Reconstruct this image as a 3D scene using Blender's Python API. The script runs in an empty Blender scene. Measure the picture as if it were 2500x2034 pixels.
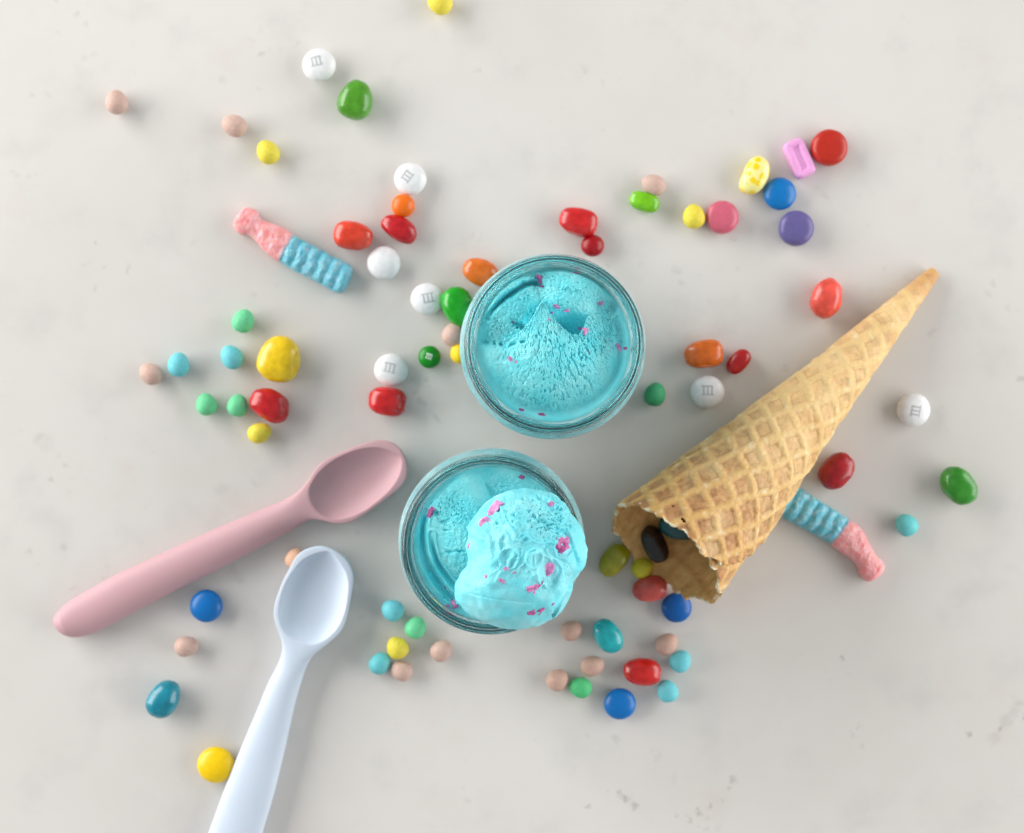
import bpy, math, random
import numpy as np
from mathutils import Vector
from mathutils.bvhtree import BVHTree

scene = bpy.context.scene
MM = 0.001
CAM_Z = 650.0            # camera height over the counter, mm
PXMM = 6.07              # photo pixels per mm on the counter plane

# ------------------------------------------------------------------ camera
cam_d = bpy.data.cameras.new("camera")
cam = bpy.data.objects.new("camera", cam_d)
scene.collection.objects.link(cam)
cam.location = (0, 0, CAM_Z * MM)
cam.rotation_euler = (0, 0, 0)
cam_d.sensor_width = 36.0
cam_d.lens = 36.0 * CAM_Z / (2500.0 / PXMM)
cam_d.clip_start = 0.01
cam_d.clip_end = 50.0
cam_d.dof.use_dof = True
cam_d.dof.focus_distance = (CAM_Z - 70) * MM
cam_d.dof.aperture_fstop = 8.0
scene.camera = cam

# ------------------------------------------------------------------ world: dim room
world = bpy.data.worlds.new("World")
scene.world = world
world.use_nodes = True
bg = world.node_tree.nodes["Background"]
bg.inputs[0].default_value = (0.95, 0.97, 1.0, 1)
bg.inputs[1].default_value = 0.36

# ------------------------------------------------------------------ windows (area lamps)
def window_light(name, loc, target, sx, sy, energy, col):
    d = bpy.data.lights.new(name, 'AREA')
    d.shape = 'RECTANGLE'; d.size = sx; d.size_y = sy
    d.energy = energy; d.color = col
    o = bpy.data.objects.new(name, d)
    scene.collection.objects.link(o)
    o.location = loc
    o.rotation_euler = (Vector(target) - Vector(loc)).to_track_quat('-Z', 'Y').to_euler()
    return o
window_light("window_light_left", (-1.10, 0.44, 0.44), (0, 0, 0.02), 1.5, 0.8, 25.5, (1.0, 0.985, 0.96))
window_light("window_light_right", (1.15, 0.05, 0.46), (0.05, 0, 0.02), 1.5, 0.8, 16.5, (1.0, 0.985, 0.965))

scene.view_settings.view_transform = 'Standard'
scene.view_settings.look = 'None'
scene.view_settings.exposure = 0.0
scene.view_settings.gamma = 1.0
scene.view_settings.use_curve_mapping = False
scene.render.engine = 'CYCLES'
scene.cycles.max_bounces = 36
scene.cycles.transmission_bounces = 36
scene.cycles.transparent_max_bounces = 12
scene.cycles.sample_clamp_indirect = 20.0
scene.cycles.use_denoising = True

# ------------------------------------------------------------------ helpers
def lin(c):
    c = np.asarray(c, float) / 255.0
    return np.where(c <= 0.04045, c / 12.92, ((c + 0.055) / 1.055) ** 2.4)

def px(x, y, z=0.0):
    """photo pixel (2500 wide) of a point that stands z mm over the counter -> mm"""
    k = (CAM_Z - z) / CAM_Z / PXMM
    return np.array([(x - 1250.0) * k, -(y - 1017.0) * k])

_rng = np.random.RandomState(7)
_perm = np.concatenate([_rng.permutation(256)] * 3)
_grad = _rng.normal(size=(256, 3)); _grad /= np.linalg.norm(_grad, axis=1)[:, None]
def noise3(x, y, z):
    x, y, z = np.broadcast_arrays(np.asarray(x, float), np.asarray(y, float), np.asarray(z, float))
    xi = np.floor(x).astype(int); yi = np.floor(y).astype(int); zi = np.floor(z).astype(int)
    xf = x - xi; yf = y - yi; zf = z - zi
    xi &= 255; yi &= 255; zi &= 255
    f = lambda t: t * t * t * (t * (t * 6 - 15) + 10)
    u, v, w = f(xf), f(yf), f(zf)
    def g(i, j, k):
        h = _perm[_perm[_perm[(xi + i) & 255] + ((yi + j) & 255)] + ((zi + k) & 255)]
        gr = _grad[h]
        return gr[..., 0] * (xf - i) + gr[..., 1] * (yf - j) + gr[..., 2] * (zf - k)
    l = lambda a, b, t: a + t * (b - a)
    return 1.6 * l(l(l(g(0,0,0), g(1,0,0), u), l(g(0,1,0), g(1,1,0), u), v),
                   l(l(g(0,0,1), g(1,0,1), u), l(g(0,1,1), g(1,1,1), u), v), w)
def fbm(x, y, z, oct=4, gain=0.5):
    s = 0; a = 1.0; f = 1.0
    for i in range(oct):
        s = s + a * noise3(x * f + 17.3 * i, y * f - 9.1 * i, z * f + 4.7 * i)
        a *= gain; f *= 2.03
    return s
def sstep(a, b, x):
    t = np.clip((x - a) / (b - a), 0, 1)
    return t * t * (3 - 2 * t)

def new_obj(name, verts, faces, mat, parent=None, loc=(0, 0, 0), rot=(0, 0, 0), smooth=True, cols=None, normals=None):
    """verts in mm"""
    me = bpy.data.meshes.new(name)
    V = np.asarray(verts, float) * MM
    me.from_pydata(V.tolist(), [], [tuple(int(i) for i in f) for f in faces])
    if smooth:
        me.polygons.foreach_set("use_smooth", np.ones(len(me.polygons), bool))
    if cols is not None:
        at = me.color_attributes.new("Col", 'FLOAT_COLOR', 'POINT')
        c = np.ones((len(V), 4)); c[:, :3] = cols
        at.data.foreach_set("color", c.ravel())
    me.update()
    if normals is not None:
        me.normals_split_custom_set_from_vertices([tuple(n) for n in normals])
    me.materials.append(mat)
    o = bpy.data.objects.new(name, me)
    scene.collection.objects.link(o)
    o.location = Vector(loc) * MM
    o.rotation_euler = rot
    if parent is not None:
        o.parent = parent
    return o
def empty(name, loc=(0, 0, 0)):
    o = bpy.data.objects.new(name, None)
    o.empty_display_size = 0.005
    scene.collection.objects.link(o)
    o.location = Vector(loc) * MM
    return o
def tag(o, label, cat, group=None, kind=None):
    o["label"] = label
    if cat: o["category"] = cat
    if group: o["group"] = group
    if kind: o["kind"] = kind
    return o
def grid_faces(n, m, close_m=True, off=0):
    """n rows of m verts"""
    i = np.arange(n - 1)[:, None]; mm = m if close_m else m - 1
    j = np.arange(mm)[None, :]; j2 = (j + 1) % m
    a = i * m + j; b = i * m + j2; c = (i + 1) * m + j2; d = (i + 1) * m + j
    return (np.stack([a, b, c, d], -1).reshape(-1, 4) + off).tolist()
def vnormals(V, faces):
    N = np.zeros_like(V); F = np.array(faces)
    fn = np.cross(V[F[:, 2]] - V[F[:, 0]], V[F[:, 3]] - V[F[:, 1]])
    for k in range(4): np.add.at(N, F[:, k], fn)
    return N / (np.linalg.norm(N, axis=1)[:, None] + 1e-12)

# ------------------------------------------------------------------ materials
def principled(name):
    m = bpy.data.materials.new(name); m.use_nodes = True
    return m, m.node_tree, m.node_tree.nodes["Principled BSDF"]
def setin(b, **kw):
    for k, v in kw.items():
        b.inputs[k.replace('_', ' ')].default_value = v
def add_noise_color(nt, b, c0, c1, scale, detail=3.0, lo=0.35, hi=0.65):
    tc = nt.nodes.new("ShaderNodeTexCoord")
    nz = nt.nodes.new("ShaderNodeTexNoise"); nz.inputs["Scale"].default_value = scale; nz.inputs["Detail"].default_value = detail
    rp = nt.nodes.new("ShaderNodeValToRGB")
    rp.color_ramp.elements[0].position = lo; rp.color_ramp.elements[0].color = (*c0, 1)
    rp.color_ramp.elements[1].position = hi; rp.color_ramp.elements[1].color = (*c1, 1)
    nt.links.new(tc.outputs["Object"], nz.inputs["Vector"])
    nt.links.new(nz.outputs["Fac"], rp.inputs["Fac"])
    nt.links.new(rp.outputs["Color"], b.inputs["Base Color"])
    return tc
def add_bump(nt, b, tc, scale, strength, dist, detail=2.0):
    nz = nt.nodes.new("ShaderNodeTexNoise"); nz.inputs["Scale"].default_value = scale; nz.inputs["Detail"].default_value = detail
    bp = nt.nodes.new("ShaderNodeBump"); bp.inputs["Strength"].default_value = strength; bp.inputs["Distance"].default_value = dist
    nt.links.new(tc.outputs["Object"], nz.inputs["Vector"])
    nt.links.new(nz.outputs["Fac"], bp.inputs["Height"])
    nt.links.new(bp.outputs["Normal"], b.inputs["Normal"])
_cache = {}
def candy_mat(kind, rgb):
    key = (kind, tuple(rgb))
    if key in _cache: return _cache[key]
    m, nt, b = principled("%s_%d_%d_%d" % (kind, *rgb))
    c = lin(rgb)
    if kind == 'egg':
        tc = add_noise_color(nt, b, np.clip(c * 0.92, 0, 1), np.clip(c * 1.05, 0, 1), 900, 3)
        setin(b, Roughness=0.55, Subsurface_Weight=0.10, Subsurface_Scale=0.001)
        b.inputs["Specular IOR Level"].default_value = 0.35
        add_bump(nt, b, tc, 1800, 0.12, 0.0003)
    elif kind == 'shell':
        tc = add_noise_color(nt, b, np.clip(c * 0.95, 0, 1), np.clip(c * 1.04, 0, 1), 500, 3)
        setin(b, Roughness=0.33)
        b.inputs["Specular IOR Level"].default_value = 0.45
        add_bump(nt, b, tc, 700, 0.12, 0.0004)
    elif kind == 'tablet':
        tc = add_noise_color(nt, b, np.clip(c * 0.94, 0, 1), np.clip(c * 1.05, 0, 1), 600, 4)
        setin(b, Roughness=0.5)
        add_bump(nt, b, tc, 1200, 0.15, 0.0003)
    else:   # bean
        tc = add_noise_color(nt, b, np.clip(c * 0.82, 0, 1), np.clip(c * 1.10 + 0.01, 0, 1), 260, 4, 0.38, 0.66)
        setin(b, Roughness=0.27, Subsurface_Weight=0.15, Subsurface_Scale=0.002)
        b.inputs["Coat Weight"].default_value = 0.35
        b.inputs["Coat Roughness"].default_value = 0.16
        add_bump(nt, b, tc, 330, 0.14, 0.0006, 2.0)
    _cache[key] = m
    return m

# ------------------------------------------------------------------ countertop
def make_counter():
    m, nt, b = principled("pale_quartz")
    N = nt.nodes; L = nt.links
    tc = N.new("ShaderNodeTexCoord")
    # warped coordinates so that marks have uneven outlines
    wn = N.new("ShaderNodeTexNoise"); wn.inputs["Scale"].default_value = 55; wn.inputs["Detail"].default_value = 5; wn.inputs["Roughness"].default_value = 0.65
    L.new(tc.outputs["Object"], wn.inputs["Vector"])
    sub = N.new("ShaderNodeVectorMath"); sub.operation = 'SUBTRACT'; sub.inputs[1].default_value = (0.5, 0.5, 0.5)
    L.new(wn.outputs["Color"], sub.inputs[0])
    scl = N.new("ShaderNodeVectorMath"); scl.operation = 'SCALE'; scl.inputs["Scale"].default_value = 0.016
    L.new(sub.outputs[0], scl.inputs[0])
    wv = N.new("ShaderNodeVectorMath"); wv.operation = 'ADD'
    L.new(tc.outputs["Object"], wv.inputs[0]); L.new(scl.outputs[0], wv.inputs[1])
    def noise(scale, detail=4, rough=0.6, off=(0, 0, 0)):
        mp = N.new("ShaderNodeMapping"); mp.inputs["Location"].default_value = off
        L.new(tc.outputs["Object"], mp.inputs["Vector"])
        n = N.new("ShaderNodeTexNoise"); n.inputs["Scale"].default_value = scale
        n.inputs["Detail"].default_value = detail; n.inputs["Roughness"].default_value = rough
        L.new(mp.outputs[0], n.inputs["Vector"]); return n.outputs["Fac"]
    def rng(s, a, c, lo, hi, smooth=True):
        r = N.new("ShaderNodeMapRange"); r.interpolation_type = 'SMOOTHSTEP' if smooth else 'LINEAR'
        r.inputs[1].default_value = a; r.inputs[2].default_value = c; r.inputs[3].default_value = lo; r.inputs[4].default_value = hi
        L.new(s, r.inputs[0]); return r.outputs[0]
    def mixc(f, ca, cb):
        x = N.new("ShaderNodeMix"); x.data_type = 'RGBA'
        if isinstance(f, float): x.inputs[0].default_value = f
        else: L.new(f, x.inputs[0])
        for s, c in ((x.inputs[6], ca), (x.inputs[7], cb)):
            if isinstance(c, tuple): s.default_value = (*c, 1)
            else: L.new(c, s)
        return x.outputs[2]
    def mth(op, a, c):
        x = N.new("ShaderNodeMath"); x.operation = op
        for i, s in enumerate((a, c)):
            if isinstance(s, (float, int)): x.inputs[i].default_value = s
            else: L.new(s, x.inputs[i])
        return x.outputs[0]
    base = mixc(rng(noise(9, 4), 0.35, 0.7, 0, 1), (0.73, 0.708, 0.675), (0.69, 0.665, 0.628))
    base = mixc(rng(noise(34, 5, 0.6, (3, 1, 0)), 0.50, 0.76, 0, 0.7), base, (0.63, 0.615, 0.59))
    base = mixc(rng(noise(22, 4, 0.6, (7, 2, 0)), 0.55, 0.8, 0, 0.6), base, (0.69, 0.62, 0.565))
    # faint scattered flecks
    vo = N.new("ShaderNodeTexVoronoi"); vo.inputs["Scale"].default_value = 130
    L.new(wv.outputs[0], vo.inputs["Vector"])
    fleck = mth('MULTIPLY', rng(vo.outputs["Distance"], 0.05, 0.28, 1, 0), rng(noise(26, 3, 0.6, (1, 8, 0)), 0.54, 0.70, 0, 0.34))
    base = mixc(fleck, base, (0.42, 0.40, 0.37))
    # marks that can be picked out one by one (photo px, radius px, darkness)
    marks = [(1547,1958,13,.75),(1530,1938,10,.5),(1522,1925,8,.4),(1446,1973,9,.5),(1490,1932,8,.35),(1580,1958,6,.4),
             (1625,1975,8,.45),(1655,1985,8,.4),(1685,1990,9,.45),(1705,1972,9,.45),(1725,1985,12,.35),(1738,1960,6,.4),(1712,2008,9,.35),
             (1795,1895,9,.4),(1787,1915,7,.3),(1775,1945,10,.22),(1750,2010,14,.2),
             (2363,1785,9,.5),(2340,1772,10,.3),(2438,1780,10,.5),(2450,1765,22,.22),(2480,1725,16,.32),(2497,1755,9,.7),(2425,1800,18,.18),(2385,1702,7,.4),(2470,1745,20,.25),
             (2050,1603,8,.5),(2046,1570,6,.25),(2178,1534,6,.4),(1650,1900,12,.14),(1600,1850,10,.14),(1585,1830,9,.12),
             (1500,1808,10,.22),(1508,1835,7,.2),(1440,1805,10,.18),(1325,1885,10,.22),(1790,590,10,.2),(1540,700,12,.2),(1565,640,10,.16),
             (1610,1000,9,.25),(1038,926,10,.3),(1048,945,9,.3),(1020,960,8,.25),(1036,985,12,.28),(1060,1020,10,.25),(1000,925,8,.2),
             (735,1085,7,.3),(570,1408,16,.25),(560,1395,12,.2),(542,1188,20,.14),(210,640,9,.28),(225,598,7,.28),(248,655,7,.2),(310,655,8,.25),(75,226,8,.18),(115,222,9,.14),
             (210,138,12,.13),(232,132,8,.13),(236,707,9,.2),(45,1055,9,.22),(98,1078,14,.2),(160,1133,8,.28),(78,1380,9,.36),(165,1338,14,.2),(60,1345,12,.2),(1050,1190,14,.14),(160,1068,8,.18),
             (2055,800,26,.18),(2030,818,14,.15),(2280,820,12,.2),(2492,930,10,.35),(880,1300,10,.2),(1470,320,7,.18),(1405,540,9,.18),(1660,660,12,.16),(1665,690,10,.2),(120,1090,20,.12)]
    acc = None
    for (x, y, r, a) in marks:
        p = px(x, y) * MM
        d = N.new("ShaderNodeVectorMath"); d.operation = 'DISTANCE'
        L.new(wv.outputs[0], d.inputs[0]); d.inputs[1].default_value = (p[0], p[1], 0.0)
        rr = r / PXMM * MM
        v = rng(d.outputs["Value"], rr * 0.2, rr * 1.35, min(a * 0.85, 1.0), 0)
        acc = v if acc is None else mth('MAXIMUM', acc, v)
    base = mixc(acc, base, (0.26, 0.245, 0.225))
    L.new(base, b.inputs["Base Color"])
    setin(b, Roughness=0.30)
    b.inputs["Specular IOR Level"].default_value = 0.4
    # slab with a rounded edge, top at z = 0
    X, Y, T, r = 620.0, 520.0, 30.0, 3.0
    rings = []
    for k in range(7):
        a = k / 6 * math.pi / 2
        ins = r * (1 - math.sin(a)); rings.append((ins, -r * (1 - math.cos(a)) if False else -(r - r * math.cos(a)) if False else -r * (1 - math.cos(a))))
    prof = [(r, 0.0)] + [(r * (1 - math.sin(k / 6 * math.pi / 2)), -r * (1 - math.cos(k / 6 * math.pi / 2))) for k in range(1, 7)] + [(0.0, -T)]
    V = []; F = []
    for (ins, z) in prof:
        V += [(-X + ins, -Y + ins, z), (X - ins, -Y + ins, z), (X - ins, Y - ins, z), (-X + ins, Y - ins, z)]
    n = len(prof)
    for i in range(n - 1):
        for j in range(4):
            F.append((i * 4 + (j + 1) % 4, i * 4 + j, (i + 1) * 4 + j, (i + 1) * 4 + (j + 1) % 4))
    F.append((0, 1, 2, 3)); F.append(tuple(reversed([(n - 1) * 4 + k for k in range(4)])))
    o = new_obj("countertop", V, F, m, smooth=False)
    tag(o, "pale off-white quartz countertop with faint grey flecks under all the sweets", "countertop", kind="structure")
make_counter()

# ------------------------------------------------------------------ glass jars
def glass_mat():
    """clear glass; the outside of the cold body carries a patchy film of condensation"""
    m, nt, b = principled("clear_glass")
    N = nt.nodes; L = nt.links
    setin(b, Roughness=0.0, IOR=1.5)
    b.inputs["Base Color"].default_value = (0.965, 0.985, 0.978, 1)
    b.inputs["Transmission Weight"].default_value = 1.0
    tc = N.new("ShaderNodeTexCoord"); sp = N.new("ShaderNodeSeparateXYZ"); L.new(tc.outputs["Object"], sp.inputs[0])
    fl = N.new("ShaderNodeCombineXYZ"); L.new(sp.outputs[0], fl.inputs[0]); L.new(sp.outputs[1], fl.inputs[1])
    ln = N.new("ShaderNodeVectorMath"); ln.operation = 'LENGTH'; L.new(fl.outputs[0], ln.inputs[0])
    def rng(src, a, c, lo, hi):
        r = N.new("ShaderNodeMapRange"); r.interpolation_type = 'SMOOTHSTEP'
        for k, v in zip((1, 2, 3, 4), (a, c, lo, hi)): r.inputs[k].default_value = v
        L.new(src, r.inputs[0]); return r.outputs[0]
    def mul(p, q):
        x = N.new("ShaderNodeMath"); x.operation = 'MULTIPLY'
        L.new(p, x.inputs[0]); L.new(q, x.inputs[1]); return x.outputs[0]
    nz = N.new("ShaderNodeTexNoise"); nz.inputs["Scale"].default_value = 90; nz.inputs["Detail"].default_value = 4
    L.new(tc.outputs["Object"], nz.inputs["Vector"])
    fac = mul(mul(rng(ln.outputs["Value"], 0.0316, 0.0320, 0, 1), rng(sp.outputs[2], 0.0575, 0.0605, 1, 0)), rng(nz.outputs["Fac"], 0.3, 0.7, 0.14, 0.32))
    df = N.new("ShaderNodeBsdfDiffuse"); df.inputs["Color"].default_value = (0.62, 0.87, 0.92, 1)
    mx = N.new("ShaderNodeMixShader")
    L.new(fac, mx.inputs[0]); L.new(b.outputs[0], mx.inputs[1]); L.new(df.outputs[0], mx.inputs[2])
    L.new(mx.outputs[0], N["Material Output"].inputs["Surface"])
    return m
GLASS = glass_mat()
JAR_IN = [(4.5, 0.0), (4.6, 16.0), (5.3, 22.5), (8.0, 27.0), (13.0, 29.6), (20.0, 30.6), (44.0, 30.6), (49.0, 29.6), (54.0, 28.3), (58.0, 28.1)]
JAR_OUT = [(0.9, 0.0), (0.8, 18.0), (0.0, 21.5), (0.0, 24.0), (0.6, 26.2), (3.0, 28.6), (8.0, 31.3), (15.0, 33.6), (24.0, 34.4), (47.0, 34.6), (52.0, 34.3), (56.0, 33.4), (59.0, 32.7), (61.5, 32.4), (63.5, 32.45)]
JAR_RIM = [(66.0, 32.5), (68.2, 32.3), (69.4, 31.7), (70.0, 31.0), (69.9, 30.3), (69.3, 29.7), (67.8, 29.3), (63.0, 28.6)]
def smooth_profile(pts, n):
    P = np.array(pts, float)
    t = np.concatenate([[0], np.cumsum(np.linalg.norm(np.diff(P, axis=0), axis=1) ** 0.5)])
    out = []
    Pe = np.vstack([2 * P[0] - P[1], P, 2 * P[-1] - P[-2]])
    for u in np.linspace(0, t[-1], n):
        i = min(max(np.searchsorted(t, u, side='right') - 1, 0), len(P) - 2)
        k = (u - t[i]) / (t[i + 1] - t[i])
        p0, p1, p2, p3 = Pe[i], Pe[i + 1], Pe[i + 2], Pe[i + 3]
        out.append(0.5 * ((2 * p1) + (-p0 + p2) * k + (2 * p0 - 5 * p1 + 4 * p2 - p3) * k * k + (-p0 + 3 * p1 - 3 * p2 + p3) * k ** 3))
    return np.array(out)
def r_in(z):
    zs = [p[0] for p in JAR_IN] + [63, 67.8]; rs = [p[1] for p in JAR_IN] + [28.6, 29.3]
    return np.interp(z, zs, rs)
def make_jar(loc, label, seed):
    prof = smooth_profile(JAR_OUT + JAR_RIM + JAR_IN[::-1], 150)     # (z, r)
    prof[0, 1] = 0; prof[-1, 1] = 0
    prof[:, 0] = np.maximum(prof[:, 0], 0.0)
    nth = 160
    th = np.arange(nth) / nth * 2 * math.pi
    V = []
    for (z, r) in prof[1:-1]:
        # slight unevenness of pressed glass
        w = 1 + 0.0015 * np.sin(th * 2 + seed) + 0.001 * np.sin(th * 3 + z * 0.1 + seed)
        V.append(np.stack([r * w * np.cos(th), r * w * np.sin(th), np.full(nth, z)], -1))
    V = np.concatenate(V); n = len(prof) - 2
    F = grid_faces(n, nth)
    F = [tuple(f) for f in F]
    a = len(V); V = np.vstack([V, [0, 0, prof[0, 0]], [0, 0, prof[-1, 0]]])
    for j in range(nth):
        F.append((a, (j + 1) % nth, j)); F.append((a + 1, (n - 1) * nth + j, (n - 1) * nth + (j + 1) % nth))
    o = new_obj("glass_jar", V, F, GLASS, loc=(loc[0], loc[1], 0.0))
    tag(o, label, "jar", "glass jars of ice cream")
    return o
J1 = px(1353, 840, 70.0)
J2 = px(1198, 1332, 70.0)
make_jar(J1, "round clear glass jar nearer the top, its blue ice cream levelled below the rim", 0.3)
make_jar(J2, "round clear glass jar under the overhanging scoop of blue ice cream", 1.9)

# ------------------------------------------------------------------ ice cream
def icecream_mat(name, base, pale):
    m, nt, b = principled(name)
    N = nt.nodes; L = nt.links
    tc = N.new("ShaderNodeTexCoord")
    nz = N.new("ShaderNodeTexNoise"); nz.inputs["Scale"].default_value = 110; nz.inputs["Detail"].default_value = 5
    L.new(tc.outputs["Object"], nz.inputs["Vector"])
    rp = N.new("ShaderNodeValToRGB")
    rp.color_ramp.elements[0].position = 0.35; rp.color_ramp.elements[0].color = (*base, 1)
    rp.color_ramp.elements[1].position = 0.72; rp.color_ramp.elements[1].color = (*pale, 1)
    L.new(nz.outputs["Fac"], rp.inputs["Fac"]); L.new(rp.outputs["Color"], b.inputs["Base Color"])
    setin(b, Roughness=0.42, Subsurface_Weight=0.25, Subsurface_Scale=0.0012)
    b.inputs["Subsurface Radius"].default_value = (0.35, 0.9, 1.0)
    b.inputs["Specular IOR Level"].default_value = 0.4
    n2 = N.new("ShaderNodeTexNoise"); n2.inputs["Scale"].default_value = 1900; n2.inputs["Detail"].default_value = 3
    L.new(tc.outputs["Object"], n2.inputs["Vector"])
    bp = N.new("ShaderNodeBump"); bp.inputs["Strength"].default_value = 0.25; bp.inputs["Distance"].default_value = 0.0003
    L.new(n2.outputs["Fac"], bp.inputs["Height"]); L.new(bp.outputs["Normal"], b.inputs["Normal"])
    return m
ICE = icecream_mat("blue_ice_cream", (0.16, 0.82, 0.90), (0.30, 0.88, 0.93))
ICE_PALE = icecream_mat("frosty_blue_ice_cream", (0.17, 0.76, 0.85), (0.34, 0.85, 0.91))

def seg_dist(x, y, pts):
    """distance to a polyline, and the parameter (0..1) along it"""
    best = np.full(x.shape, 1e9); par = np.zeros(x.shape)
    P = np.array(pts, float)
    Ls = np.linalg.norm(np.diff(P, axis=0), axis=1); cum = np.concatenate([[0], np.cumsum(Ls)])
    for i in range(len(P) - 1):
        d = P[i + 1] - P[i]; l2 = (d ** 2).sum()
        t = np.clip(((x - P[i, 0]) * d[0] + (y - P[i, 1]) * d[1]) / l2, 0, 1)
        dd = np.hypot(x - P[i, 0] - t * d[0], y - P[i, 1] - t * d[1])
        m = dd < best
        best = np.where(m, dd, best); par = np.where(m, (cum[i] + t * Ls[i]) / cum[-1], par)
    return best, par

NR, NTH = 250, 760
def fill_mesh(height, edge_z, contact, nr=NR, nth=NTH):
    """ice cream filling a jar: top surface from height(x, y), sides pressed on the glass"""
    th = np.arange(nth) / nth * 2 * math.pi
    u = (np.arange(1, nr + 1) / nr)
    R = float(r_in(edge_z)) - 0.2
    rr = (u ** 0.9 * R)[:, None] * np.ones(nth)[None]
    X = rr * np.cos(th); Y = rr * np.sin(th)
    Z = height(X, Y)
    V = [np.stack([X, Y, Z], -1).reshape(-1, 3)]
    zc = float(height(np.array([[0.0]]), np.array([[0.0]]))[0, 0])
    low = Z[-1]
    zs = list(np.linspace(edge_z - 2.0, 9.0, 26)) + [6.9, 5.8, 5.0]
    for k, z in enumerate(zs):
        zz = np.minimum(np.full(nth, z), low - 0.05 * (k + 1))
        r = r_in(zz) - 0.2 + 0.32 * (1 - sstep(contact - 1, contact + 1, zz))
        V.append(np.stack([r * np.cos(th), r * np.sin(th), zz], -1))
    V = np.concatenate(V); n = nr + len(zs)
    F = grid_faces(n, nth)
    F = [tuple(reversed(f)) for f in F]
    a = len(V); V = np.vstack([V, [0, 0, zc], [0, 0, 4.75]])
    for j in range(nth):
        F.append((a, j, (j + 1) % nth)); F.append((a + 1, (n - 1) * nth + (j + 1) % nth, (n - 1) * nth + j))
    return V, F

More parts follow.
